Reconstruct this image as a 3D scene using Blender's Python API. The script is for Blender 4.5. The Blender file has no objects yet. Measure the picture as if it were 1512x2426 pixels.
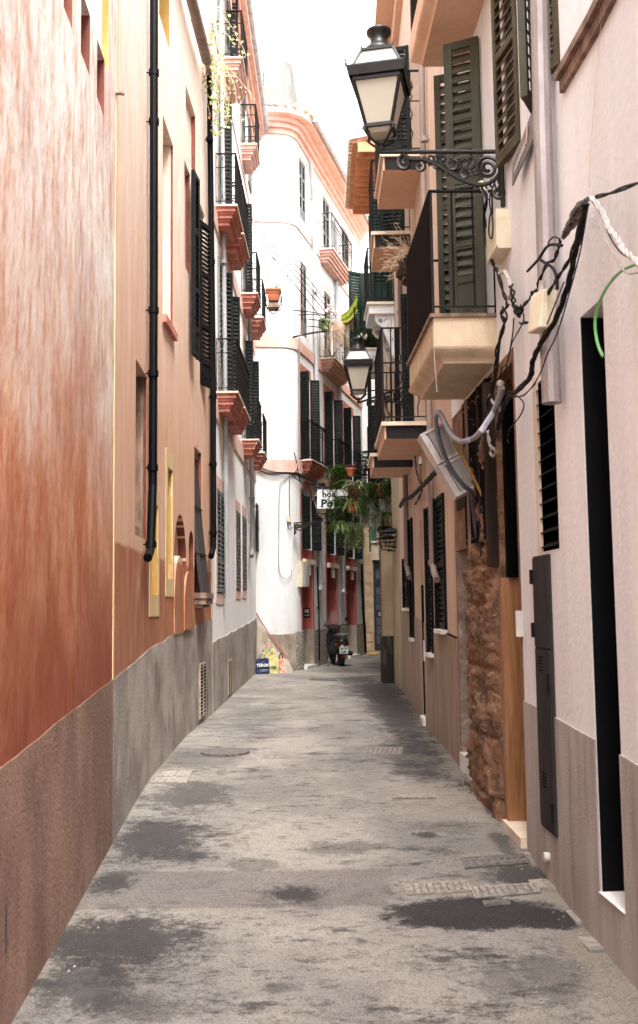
import bpy, math, random
from mathutils import Vector, Matrix, noise
S = bpy.context.scene
COL = S.collection
rnd = random.Random(7)
# ------------------------------------------------------------ camera
CAM_F, CAM_P, CAM_R = 2359.0, math.atan(222/2359), .013
Fv = Vector((0, math.cos(CAM_P), math.sin(CAM_P)))
R0 = Vector((1, 0, 0)); U0 = Vector((0, -math.sin(CAM_P), math.cos(CAM_P)))
Rv = math.cos(CAM_R)*R0 - math.sin(CAM_R)*U0
Uv = math.sin(CAM_R)*R0 + math.cos(CAM_R)*U0
CAM = Vector((0, 0, 1.6))
cd = bpy.data.cameras.new('camera'); cam = bpy.data.objects.new('camera', cd); COL.objects.link(cam)
m = Matrix.Identity(4)
for i in range(3):
    m[i][0] = Rv[i]; m[i][1] = Uv[i]; m[i][2] = -Fv[i]; m[i][3] = CAM[i]
cam.matrix_world = m
cd.sensor_fit = 'HORIZONTAL'; cd.sensor_width = 36; cd.lens = 36*CAM_F/1512
cd.clip_start = .05; cd.clip_end = 600
cd.dof.use_dof = True; cd.dof.focus_distance = 19; cd.dof.aperture_fstop = 8.0
S.camera = cam
# ------------------------------------------------------------ sky, sun, exposure
SUN_EL, SUN_AZ = math.radians(62), math.radians(163)
w = bpy.data.worlds.new('World'); S.world = w; w.use_nodes = True
nt = w.node_tree; nt.nodes.clear()
sk = nt.nodes.new('ShaderNodeTexSky'); sk.sky_type = 'NISHITA'; sk.sun_disc = False
sk.sun_elevation = SUN_EL; sk.sun_rotation = SUN_AZ; sk.dust_density = 4; sk.air_density = 1.2; sk.ozone_density = 1
hs = nt.nodes.new('ShaderNodeHueSaturation'); hs.inputs['Saturation'].default_value = .12
bg = nt.nodes.new('ShaderNodeBackground'); bg.inputs['Strength'].default_value = .15
ow = nt.nodes.new('ShaderNodeOutputWorld')
nt.links.new(sk.outputs[0], hs.inputs['Color']); nt.links.new(hs.outputs[0], bg.inputs[0]); nt.links.new(bg.outputs[0], ow.inputs[0])
sd = bpy.data.lights.new('sun', 'SUN'); sd.energy = 1.5; sd.angle = math.radians(28); sd.color = (1, .965, .91)
sun = bpy.data.objects.new('sun', sd); COL.objects.link(sun); sun.location = (0, 0, 30)
sdir = Vector((math.sin(SUN_AZ)*math.cos(SUN_EL), math.cos(SUN_AZ)*math.cos(SUN_EL), math.sin(SUN_EL)))
sun.rotation_euler = sdir.to_track_quat('Z', 'Y').to_euler()
S.view_settings.view_transform = 'Standard'; S.view_settings.look = 'None'
S.view_settings.exposure = 2.6; S.view_settings.gamma = 1
S.render.engine = 'CYCLES'; S.cycles.max_bounces = 8; S.cycles.diffuse_bounces = 5
# ------------------------------------------------------------ rays
def ray(u, v): return Fv + (u-756)/CAM_F*Rv + (1213-v)/CAM_F*Uv
def P(u, v, Y):
    d = ray(u, v); return CAM + d*(Y/d.y)
KY = [-60, -5, 0, 5.07, 7.5, 9, 11.6, 14, 22, 200]; KH = [2.67, 2.67, 2.32, 1.97, 1.80, 1.71, 1.62, 1.58, 1.55, 1.55]
def zg(Y):
    for i in range(len(KY)-1):
        if Y <= KY[i+1]:
            return 1.6 - (KH[i]+(KH[i+1]-KH[i])*(Y-KY[i])/(KY[i+1]-KY[i]))
    return .05
def G(u, v):
    d = ray(u, v); t = 5
    for i in range(50): t = (zg(t*d.y)-1.6)/d.z
    return CAM + d*t
# ------------------------------------------------------------ mesh kit
def root(name, label, cat, loc=(0, 0, 0), group=None, kind=None):
    o = bpy.data.objects.new(name, None); COL.objects.link(o); o.location = loc; o.empty_display_size = .1
    o['label'] = label; o['category'] = cat
    if group: o['group'] = group
    if kind: o['kind'] = kind
    return o
def rootloc(o):
    while o.parent: o = o.parent
    return Vector(o.location)
class MB:
    def __init__(s): s.v = []; s.f = []; s.c = []
    def poly(s, pts):
        k = len(s.v); s.v += [Vector(p) for p in pts]; s.f.append(tuple(range(k, k+len(pts))))
    def grid(s, rows, cu=False, cv=False):
        k = len(s.v); n = len(rows[0]); mm = len(rows)
        for r in rows: s.v += [Vector(p) for p in r]
        for i in range(mm if cv else mm-1):
            for j in range(n if cu else n-1):
                i2 = (i+1) % mm; j2 = (j+1) % n
                s.f.append((k+i*n+j, k+i*n+j2, k+i2*n+j2, k+i2*n+j))
    def ob(s, o, ax, ay, az, x0, x1, y0, y1, z0, z1):
        o = Vector(o); k = len(s.v)
        for z in (z0, z1):
            for x, y in ((x0, y0), (x1, y0), (x1, y1), (x0, y1)): s.v.append(o+ax*x+ay*y+az*z)
        for f in ((3, 2, 1, 0), (4, 5, 6, 7), (0, 1, 5, 4), (1, 2, 6, 5), (2, 3, 7, 6), (3, 0, 4, 7)): s.f.append(tuple(k+i for i in f))
    def box(s, a, b):
        s.ob((0, 0, 0), Vector((1, 0, 0)), Vector((0, 1, 0)), Vector((0, 0, 1)), a[0], b[0], a[1], b[1], a[2], b[2])
    def tube(s, pts, r, n=6, cap=True):
        pts = [Vector(p) for p in pts]; rows = []; up = None
        rs = r if isinstance(r, (list, tuple)) else [r]*len(pts)
        for i, p in enumerate(pts):
            d = (pts[min(i+1, len(pts)-1)]-pts[max(i-1, 0)])
            if d.length < 1e-9: d = Vector((0, 0, 1))
            d.normalize()
            if up is None: up = Vector((0, 0, 1)) if abs(d.z) < .9 else Vector((1, 0, 0))
            a = up - d*up.dot(d)
            if a.length < 1e-4: a = Vector((1, 0, 0)) - d*d.x
            a.normalize(); up = a; b = d.cross(a)
            rows.append([p+(a*math.cos(2*math.pi*j/n)+b*math.sin(2*math.pi*j/n))*rs[i] for j in range(n)])
        k = len(s.v); s.grid(rows, cu=True)
        if cap: s.f.append(tuple(k+j for j in range(n))[::-1]); s.f.append(tuple(k+(len(pts)-1)*n+j for j in range(n)))
    def lathe(s, c, prof, n=16, ax=None):
        c = Vector(c); az = ax or Vector((0, 0, 1)); a = az.orthogonal().normalized(); b = az.cross(a)
        s.grid([[c+az*z+(a*math.cos(2*math.pi*j/n)+b*math.sin(2*math.pi*j/n))*r for j in range(n)] for r, z in prof], cu=True)
    def frust(s, o, ax, ay, az, r0x, r0y, z0, r1x, r1y, z1, cap=True):
        o = Vector(o); k = len(s.v)
        for rx, ry, z in ((r0x, r0y, z0), (r1x, r1y, z1)):
            for x, y in ((-1, -1), (1, -1), (1, 1), (-1, 1)): s.v.append(o+ax*x*rx+ay*y*ry+az*z)
        fs = [(0, 1, 5, 4), (1, 2, 6, 5), (2, 3, 7, 6), (3, 0, 4, 7)]
        if cap: fs += [(3, 2, 1, 0), (4, 5, 6, 7)]
        for f in fs: s.f.append(tuple(k+i for i in f))
    def build(s, name, mat, parent=None, smooth=False, bevel=0, **kw):
        off = rootloc(parent) if parent else Vector((0, 0, 0))
        me = bpy.data.meshes.new(name); me.from_pydata([tuple(p-off) for p in s.v], [], s.f); me.update()
        me.materials.append(mat)
        if smooth:
            for p in me.polygons: p.use_smooth = True
        o = bpy.data.objects.new(name, me); COL.objects.link(o)
        if parent: o.parent = parent
        for k, val in kw.items(): o[k] = val
        if bevel:
            bm = o.modifiers.new('bevel', 'BEVEL'); bm.width = bevel; bm.segments = 2; bm.limit_method = 'ANGLE'
        return o
def one(name, mb, mat, label, cat, group=None, kind=None, smooth=False, bevel=0):
    """a top-level thing that is one mesh"""
    c = sum(mb.v, Vector())/len(mb.v); c.z = min(p.z for p in mb.v)
    mb.v = [p-c for p in mb.v]
    o = mb.build(name, mat, None, smooth, bevel); o.location = c
    o['label'] = label; o['category'] = cat
    if group: o['group'] = group
    if kind: o['kind'] = kind
    return o
def smoothpts(pts, n=4):
    """Catmull-Rom"""
    pts = [Vector(p) for p in pts]; out = []
    for i in range(len(pts)-1):
        a = pts[max(i-1, 0)]; b = pts[i]; c = pts[i+1]; d = pts[min(i+2, len(pts)-1)]
        for k in range(n):
            t = k/n
            out.append(.5*((2*b)+(c-a)*t+(2*a-5*b+4*c-d)*t*t+(3*b-a-3*c+d)*t**3))
    out.append(pts[-1]); return out
def text_mesh(mb, s, o, ax, ay, size, bold=0.0, xs=1.0):
    cu = bpy.data.curves.new('t', 'FONT'); cu.body = s; cu.size = size; cu.offset = bold; cu.resolution_u = 3
    ob = bpy.data.objects.new('t', cu); COL.objects.link(ob)
    bpy.context.view_layer.update()
    me = bpy.data.meshes.new_from_object(ob.evaluated_get(bpy.context.evaluated_depsgraph_get()))
    k = len(mb.v); mb.v += [Vector(o)+ax*v.co.x*xs+ay*v.co.y for v in me.vertices]
    for p in me.polygons: mb.f.append(tuple(k+i for i in p.vertices))
    bpy.data.objects.remove(ob); bpy.data.meshes.remove(me); bpy.data.curves.remove(cu)
# ------------------------------------------------------------ materials
def nodes(name):
    mt = bpy.data.materials.new(name); mt.use_nodes = True; t = mt.node_tree
    return mt, t, t.nodes['Principled BSDF']
def N(t, ty, **kw):
    n = t.nodes.new(ty)
    for k, v in kw.items():
        if k.startswith('i_'): n.inputs[k[2:].replace('_', ' ')].default_value = v
        else: setattr(n, k, v)
    return n
def mixc(t, fac, a, b, mode='MIX'):
    n = t.nodes.new('ShaderNodeMix'); n.data_type = 'RGBA'; n.blend_type = mode
    for s, val in ((0, fac), (6, a), (7, b)):
        if hasattr(val, 'links'): t.links.new(val, n.inputs[s])
        else: n.inputs[s].default_value = val if s == 0 else (*val, 1)
    return n.outputs[2]
def mth(t, op, a, b=0.0, clamp=False):
    n = t.nodes.new('ShaderNodeMath'); n.operation = op; n.use_clamp = clamp
    for i, val in enumerate((a, b)):
        if hasattr(val, 'links'): t.links.new(val, n.inputs[i])
        else: n.inputs[i].default_value = val
    return n.outputs[0]
def nz(t, scale, stretch=(1, 1, 1), detail=5, rough=.6, lo=.3, hi=.7, dist=0.0, seed=0):
    g = t.nodes.new('ShaderNodeNewGeometry'); mp = t.nodes.new('ShaderNodeMapping')
    mp.inputs['Scale'].default_value = stretch; mp.inputs['Location'].default_value = (seed*7.3, seed*3.1, seed*5.7)
    t.links.new(g.outputs['Position'], mp.inputs[0])
    n = N(t, 'ShaderNodeTexNoise', i_Scale=scale, i_Detail=detail, i_Roughness=rough, i_Distortion=dist)
    t.links.new(mp.outputs[0], n.inputs['Vector'])
    r = N(t, 'ShaderNodeMapRange'); r.interpolation_type = 'SMOOTHSTEP'
    r.inputs['From Min'].default_value = lo; r.inputs['From Max'].default_value = hi
    t.links.new(n.outputs['Fac'], r.inputs['Value']); return r.outputs[0]
def zramp(t, z0, z1, wob=0, wscale=2):
    g = t.nodes.new('ShaderNodeNewGeometry'); s = t.nodes.new('ShaderNodeSeparateXYZ'); t.links.new(g.outputs['Position'], s.inputs[0])
    z = s.outputs[2]
    if wob:
        n = nz(t, wscale, lo=0, hi=1); z = mth(t, 'ADD', z, mth(t, 'MULTIPLY', mth(t, 'SUBTRACT', n, .5), wob))
    r = N(t, 'ShaderNodeMapRange'); r.inputs['From Min'].default_value = z0; r.inputs['From Max'].default_value = z1
    t.links.new(z, r.inputs['Value']); return r.outputs[0]
def bump(t, bs, h, strength=.3, dist=.01):
    b = N(t, 'ShaderNodeBump'); b.inputs['Strength'].default_value = strength; b.inputs['Distance'].default_value = dist
    t.links.new(h, b.inputs['Height']); t.links.new(b.outputs[0], bs.inputs['Normal'])
def mat(name, a, b=None, scale=6, stretch=(1, 1, 1), rough=.8, bmp=.2, bdist=.005, c=None, cscale=2, lo=.35, hi=.65, metal=0, spec=.5, fine=.12, bscale=None, clo=.5, chi=.7, cst=None):
    mt, t, bs = nodes(name); b = b or tuple(x*.7 for x in a)
    col = mixc(t, nz(t, scale, stretch, lo=lo, hi=hi), b, a)
    if c: col = mixc(t, nz(t, cscale, cst or stretch, lo=clo, hi=chi, seed=2), col, c)
    f = nz(t, (bscale or scale*9), (1, 1, 1), 4, lo=.2, hi=.8, seed=1)
    if fine: col = mixc(t, fine, col, f, 'SOFT_LIGHT')
    t.links.new(col, bs.inputs['Base Color'])
    bs.inputs['Roughness'].default_value = rough; bs.inputs['Metallic'].default_value = metal
    bs.inputs['Specular IOR Level'].default_value = spec
    if bmp: bump(t, bs, f, bmp, bdist)
    return mt
MT = {}
def wall_red():
    mt, t, bs = nodes('terracotta_limewash')
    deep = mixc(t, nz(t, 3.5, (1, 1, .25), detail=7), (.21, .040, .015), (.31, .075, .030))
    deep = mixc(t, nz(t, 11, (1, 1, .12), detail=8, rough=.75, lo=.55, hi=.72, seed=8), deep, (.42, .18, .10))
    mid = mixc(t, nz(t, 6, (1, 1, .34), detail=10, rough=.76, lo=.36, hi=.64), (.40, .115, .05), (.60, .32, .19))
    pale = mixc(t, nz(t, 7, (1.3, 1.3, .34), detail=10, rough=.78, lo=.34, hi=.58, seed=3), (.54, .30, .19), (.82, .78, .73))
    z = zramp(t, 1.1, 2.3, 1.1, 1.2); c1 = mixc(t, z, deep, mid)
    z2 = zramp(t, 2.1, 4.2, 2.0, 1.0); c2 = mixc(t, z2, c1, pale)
    c2 = mixc(t, mth(t, 'MULTIPLY', nz(t, 1.1, (1, 1, .8), detail=8, rough=.7, lo=.48, hi=.62, seed=15), .35), c2, (.34, .10, .045)); c2 = mixc(t, nz(t, 22, (1, 1, .5), detail=6, rough=.8, lo=.70, hi=.76, seed=16), c2, (.78, .70, .62)); t.links.new(c2, bs.inputs['Base Color']); bs.inputs['Roughness'].default_value = .5
    bump(t, bs, nz(t, 18, (1, 1, .5), lo=0, hi=1), .5, .012); pass
    return mt
def wall_salmon():
    mt, t, bs = nodes('salmon_plaster')
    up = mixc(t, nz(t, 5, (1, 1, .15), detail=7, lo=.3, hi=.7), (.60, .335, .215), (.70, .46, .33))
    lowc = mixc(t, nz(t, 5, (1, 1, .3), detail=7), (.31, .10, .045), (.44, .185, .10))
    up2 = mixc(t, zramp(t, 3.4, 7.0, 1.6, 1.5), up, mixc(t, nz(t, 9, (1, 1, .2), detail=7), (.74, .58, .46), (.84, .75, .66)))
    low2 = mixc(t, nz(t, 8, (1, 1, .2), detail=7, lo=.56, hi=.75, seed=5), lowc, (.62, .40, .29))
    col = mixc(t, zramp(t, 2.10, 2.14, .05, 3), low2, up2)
    t.links.new(col, bs.inputs['Base Color']); bs.inputs['Roughness'].default_value = .55
    bump(t, bs, nz(t, 22, (1, 1, .5), lo=0, hi=1), .4, .01); return mt
MT = {}
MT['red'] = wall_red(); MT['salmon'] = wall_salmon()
MT['plinth_brown'] = mat('plinth_brown', (.29, .175, .125), (.18, .10, .072), 2.2, (1, 1, .5), .88, .3, .012, c=(.06, .035, .025), cscale=11, clo=.66, chi=.72, bscale=34, fine=.22, cst=(1, 1, .07))
MT['plinth_grey'] = mat('plinth_grey', (.40, .355, .315), (.24, .205, .18), 1.6, (1, 1, .9), .88, .3, .012, c=(.13, .11, .10), cscale=4.5, clo=.56, chi=.70, bscale=34, fine=.22, cst=(1, 1, .30))
MT['plinth_sand'] = mat('plinth_sand', (.42, .35, .27), (.25, .20, .15), 3, (1, 1, .6), .9, .6, .02, c=(.13, .10, .08), cscale=2.2, clo=.58, chi=.72, bscale=22)
MT['plinth_rough'] = mat('plinth_rough', (.44, .39, .33), (.13, .11, .09), 26, (1, 1, 1), .9, .9, .02, bscale=35, lo=.42, hi=.56)
MT['white'] = mat('white_plaster', (.72, .715, .71), (.63, .62, .615), 1.5, (1, 1, .4), .85, .3, .01, c=(.48, .44, .40), cscale=3.5, clo=.58, chi=.84)
MT['pinktrim'] = mat('pink_trim', (.52, .20, .145), (.38, .115, .08), 6, (1, 1, .6), .75, .4, .01, c=(.66, .46, .37), cscale=8, clo=.58, chi=.70)
MT['redtrim'] = mat('red_trim', (.42, .10, .085), (.33, .06, .05), 5, (1, 1, .4), .7, .2)
MT['redreveal'] = mat('red_reveal', (.20, .045, .022), (.13, .028, .014), 6, rough=.75)
MT['whiteC'] = mat('bright_white_plaster', (.90, .895, .90), (.84, .83, .83), 1.5, (1, 1, .4), .85, .25, .008, c=(.62, .58, .54), cscale=3.5, clo=.62, chi=.84)
MT['palepink'] = mat('pale_pink', (.68, .49, .43), (.60, .40, .34), 5, (1, 1, .6), .8)
MT['yellow'] = mat('ochre_yellow', (.46, .27, .06), (.36, .20, .035), 8, (1, 1, .3), .75, c=(.56, .42, .20), cscale=10, clo=.5, chi=.7)
MT['yellowpale'] = mat('ochre_pale', (.62, .48, .27), (.52, .37, .17), 8, (1, 1, .3), .8)
MT['cream'] = mat('cream_stone', (.70, .59, .47), (.58, .46, .35), 5, (1, 1, .5), .8)
MT['stone'] = mat('brown_stone', (.30, .19, .135), (.13, .08, .055), 9, (1, 1, .3), .85, .5, .01)
MT['pink'] = mat('pink_plaster', (.82, .80, .82), (.70, .675, .685), 2.2, (1, 1, .12), .75, .3, .008, c=(.66, .615, .59), cscale=1.6, clo=.48, chi=.9)
MT['pinkplinth'] = mat('taupe_plinth', (.40, .345, .32), (.30, .25, .23), 4, (1, 1, .15), .85, .4, .006, c=(.22, .18, .165), cscale=5, clo=.55, chi=.8, bscale=60)
MT['orange'] = mat('peach_plaster', (.60, .43, .33), (.50, .34, .25), 2.6, (1, 1, .2), .78, .18)
MT['orangeplinth'] = mat('peach_plinth', (.37, .26, .20), (.24, .165, .12), 6, (1, 1, .1), .85, .3, c=(.48, .37, .30), cscale=11, clo=.55, chi=.75)
MT['soffit'] = mat('peach_soffit', (.66, .42, .29), (.60, .36, .24), 2, rough=.85, bmp=.1)
MT['creamslab'] = mat('cream_slab', (.60, .47, .33), (.50, .38, .26), 5, (1, 1, .6), .8, .3, c=(.34, .22, .15), cscale=5, clo=.60, chi=.78)
MT['fasciashade'] = mat('fascia_shade', (.018, .015, .015), (.013, .011, .011), 4, rough=.8, bmp=.1, spec=.2)  # near-black colour carrying the shade on the slabs' near ends
MT['ochrewall'] = mat('ochre_wall', (.42, .32, .21), (.33, .24, .15), 3, (1, 1, .4), .85)
MT['ochredark'] = mat('dark_base', (.034, .028, .025), (.020, .017, .015), 3, (1, 1, .3), .85, c=(.07, .055, .045), cscale=6, spec=.12)
MT['sandstone'] = mat('sandstone', (.60, .46, .30), (.46, .33, .20), 4, rough=.88, bmp=.4)
def rubble():
    mt, t, bs = nodes('rubble_stone')
    col = mixc(t, nz(t, 5, lo=.35, hi=.65, detail=8), (.10, .05, .027), (.36, .20, .12))
    col = mixc(t, nz(t, 1.6, lo=.45, hi=.6, seed=4), col, (.25, .115, .055))
    col = mixc(t, nz(t, 14, lo=.6, hi=.72, seed=6), col, (.46, .34, .26))
    t.links.new(col, bs.inputs['Base Color']); bs.inputs['Roughness'].default_value = .92
    bump(t, bs, nz(t, 16, detail=9, rough=.7, lo=0, hi=1), .9, .05); return mt
MT['rubble'] = rubble()
MT['greyplaster'] = mat('worn_grey_plaster', (.33, .27, .22), (.20, .15, .12), 7, rough=.9, bmp=.6, bdist=.02, c=(.48, .41, .35), cscale=5, bscale=14)
MT['black'] = mat('black_iron', (.006, .006, .006), (.004, .004, .004), 12, rough=.6, bmp=.1, spec=.12)
MT['iron'] = mat('wrought_iron', (.018, .016, .015), (.009, .008, .008), 14, rough=.6, bmp=.1, spec=.15)
MT['rail'] = mat('railing_iron', (.014, .011, .011), (.008, .007, .007), 10, rough=.6, bmp=.05, spec=.15)
MT['dark'] = mat('dark_interior', (.002, .002, .002), (.0015, .0015, .0015), 3, rough=.9, bmp=0, spec=.05)
MT['dshutter'] = mat('black_green_shutter', (.008, .011, .010), (.004, .006, .0055), 9, (1, 1, .3), .6, .1, spec=.15)
MT['gshutter'] = mat('bottle_green_shutter', (.016, .036, .030), (.008, .018, .015), 9, (1, 1, .3), .6, .15, c=(.09, .11, .09), cscale=14, clo=.66, chi=.78, spec=.15)
MT['eshutter'] = mat('emerald_shutter', (.02, .12, .075), (.012, .08, .05), 9, rough=.6)
MT['olive'] = mat('olive_shutter', (.062, .058, .036), (.045, .042, .025), 8, (1, 1, .25), .55, .1, spec=.25)
MT['oliveb'] = mat('olive_brown_shutter', (.085, .066, .040), (.06, .046, .027), 8, (1, 1, .25), .6, .1, spec=.12)
MT['pale_shutter'] = mat('grey_shutter', (.16, .175, .17), (.09, .10, .098), 8, rough=.7)
MT['bpipe'] = mat('black_pipe', (.0025, .0025, .003), (.0015, .0015, .002), 8, (1, 1, .3), .5, .05, c=(.02, .013, .01), cscale=6, clo=.7, chi=.8, spec=.12)
MT['gpipe'] = mat('grey_pipe', (.42, .42, .43), (.30, .30, .31), 5, (1, 1, .3), .45, .05)
MT['wpipe'] = mat('silver_pipe', (.36, .32, .315), (.24, .20, .195), 4, (1, 1, .2), .42, .05, metal=.3)
MT['brpipe'] = mat('brown_pipe', (.27, .20, .17), (.19, .135, .115), 4, (1, 1, .2), .45, .05)
MT['dkpipe'] = mat('zinc_pipe', (.20, .18, .17), (.13, .115, .11), 5, (1, 1, .2), .5, .05)
MT['cable'] = mat('black_cable', (.010, .008, .008), (.006, .005, .005), 30, rough=.6, bmp=.05, spec=.15)
MT['gcable'] = mat('grey_conduit', (.30, .29, .32), (.24, .23, .26), 12, rough=.4, bmp=.05)
MT['dcable'] = mat('dark_conduit', (.05, .05, .065), (.035, .035, .045), 12, rough=.45, bmp=.05)
MT['wcable'] = mat('white_cable', (.50, .455, .43), (.30, .265, .25), 30, rough=.6, bmp=.1)
MT['sheath'] = mat('frayed_sheath', (.12, .10, .085), (.02, .015, .012), 40, rough=.8, bmp=.4, lo=.45, hi=.55)
MT['greencable'] = mat('green_hose', (.14, .42, .13), (.12, .36, .11), 10, rough=.4, bmp=0)
MT['boxcream'] = mat('cream_plastic', (.68, .60, .46), (.58, .50, .36), 6, rough=.55, bmp=.05)
MT['boxgrey'] = mat('grey_plastic', (.38, .355, .33), (.31, .29, .27), 6, rough=.5, bmp=.05)
MT['boxpale'] = mat('pale_metal_edge', (.62, .57, .54), (.50, .46, .43), 6, rough=.45, bmp=.05)
MT['cabinet'] = mat('slate_cabinet', (.040, .036, .038), (.028, .024, .026), 5, (1, 1, .2), .75, .08, spec=.1)
def woodm():
    mt, t, bs = nodes('varnished_pine')
    col = mixc(t, nz(t, 16, (1, 1, .07), detail=6, dist=1.2), (.20, .080, .028), (.35, .16, .065))
    kn = nz(t, 3.2, (1, 1, .8), lo=.70, hi=.76, seed=3); col = mixc(t, kn, col, (.08, .03, .012))
    t.links.new(col, bs.inputs['Base Color']); bs.inputs['Roughness'].default_value = .45
    bump(t, bs, nz(t, 30, (1, 1, .1), lo=0, hi=1), .2, .004); return mt
MT['wood'] = woodm()
MT['oldwood'] = mat('old_dark_wood', (.040, .022, .015), (.018, .011, .007), 10, (1, 1, .1), .8, .3, spec=.12)
MT['attic'] = mat('shade_grey_render', (.20, .19, .175), (.14, .13, .12), 3, (1, 1, .4), .9, .3)  # near-white render; its shading is put into this darker grey
MT['cornice'] = mat('cornice_pink', (.66, .41, .35), (.57, .32, .26), 5, (1, 1, .6), .8, .3, c=(.70, .52, .46), cscale=6, clo=.6, chi=.72)
MT['rafter'] = mat('orange_rafters', (.60, .25, .11), (.46, .17, .07), 6, (1, 1, .6), .7, .1)
MT['tile'] = mat('clay_roof_tile', (.62, .48, .38), (.42, .30, .22), 9, rough=.9, bmp=.4, c=(.22, .17, .13), cscale=12, clo=.58, chi=.7)
MT['marble'] = mat('white_marble', (.78, .74, .71), (.66, .62, .59), 4, rough=.5, bmp=.05)
def milkm():
    mt, t, bs = nodes('milky_glass')
    bs.inputs['Base Color'].default_value = (.74, .68, .57, 1); bs.inputs['Roughness'].default_value = .3
    tr = N(t, 'ShaderNodeBsdfTranslucent'); t.links.new(mixc(t, nz(t, 5), (.86, .80, .70), (.80, .75, .66)), tr.inputs[0])
    mx = N(t, 'ShaderNodeMixShader'); mx.inputs[0].default_value = .45
    t.links.new(bs.outputs[0], mx.inputs[1]); t.links.new(tr.outputs[0], mx.inputs[2]); t.links.new(mx.outputs[0], t.nodes['Material Output'].inputs[0]); return mt
MT['milk'] = milkm()
MT['lampblack'] = mat('lamp_black_paint', (.008, .0075, .008), (.014, .011, .010), 7, rough=.42, bmp=.06, spec=.35)
MT['terracotta'] = mat('terracotta_pot', (.52, .15, .06), (.40, .10, .04), 8, rough=.75)
MT['glass'] = mat('window_glass', (.16, .18, .19), (.10, .115, .125), 2, rough=.12, bmp=0, fine=0)
MT['signwhite'] = mat('enamel_white', (.80, .79, .78), (.76, .75, .74), 3, rough=.3, bmp=0, fine=.05)
MT['ink'] = mat('sign_ink', (.012, .012, .03), (.012, .012, .03), 3, rough=.5, bmp=0, fine=0)
MT['limefab'] = mat('lime_fabric', (.36, .42, .03), (.26, .32, .02), 5, (6, 1, 1), .9, .2)
def leafm(name, a, b):
    mt, t, bs = nodes(name)
    col = mixc(t, nz(t, 9, lo=.3, hi=.7), a, b)
    t.links.new(col, bs.inputs['Base Color']); bs.inputs['Roughness'].default_value = .55
    tr = N(t, 'ShaderNodeBsdfTranslucent'); t.links.new(col, tr.inputs[0])
    mx = N(t, 'ShaderNodeMixShader'); mx.inputs[0].default_value = .3
    t.links.new(bs.outputs[0], mx.inputs[1]); t.links.new(tr.outputs[0], mx.inputs[2]); t.links.new(mx.outputs[0], t.nodes['Material Output'].inputs[0]); return mt
MT['fern'] = leafm('fern_leaf', (.010, .032, .004), (.055, .12, .015))
MT['fern2'] = leafm('bright_leaf', (.05, .09, .012), (.17, .25, .05))
MT['darkleaf'] = leafm('glossy_dark_leaf', (.004, .014, .006), (.016, .038, .016))
MT['paleleaf'] = leafm('variegated_leaf', (.16, .21, .08), (.42, .46, .25))
MT['ivy'] = leafm('ivy_leaf', (.20, .25, .06), (.42, .45, .17))
MT['ivyred'] = leafm('autumn_leaf', (.42, .10, .04), (.55, .30, .14))
MT['dry'] = leafm('dry_twig', (.42, .28, .17), (.62, .46, .32))
MT['purple'] = leafm('purple_leaf', (.09, .02, .035), (.16, .05, .07))
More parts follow.
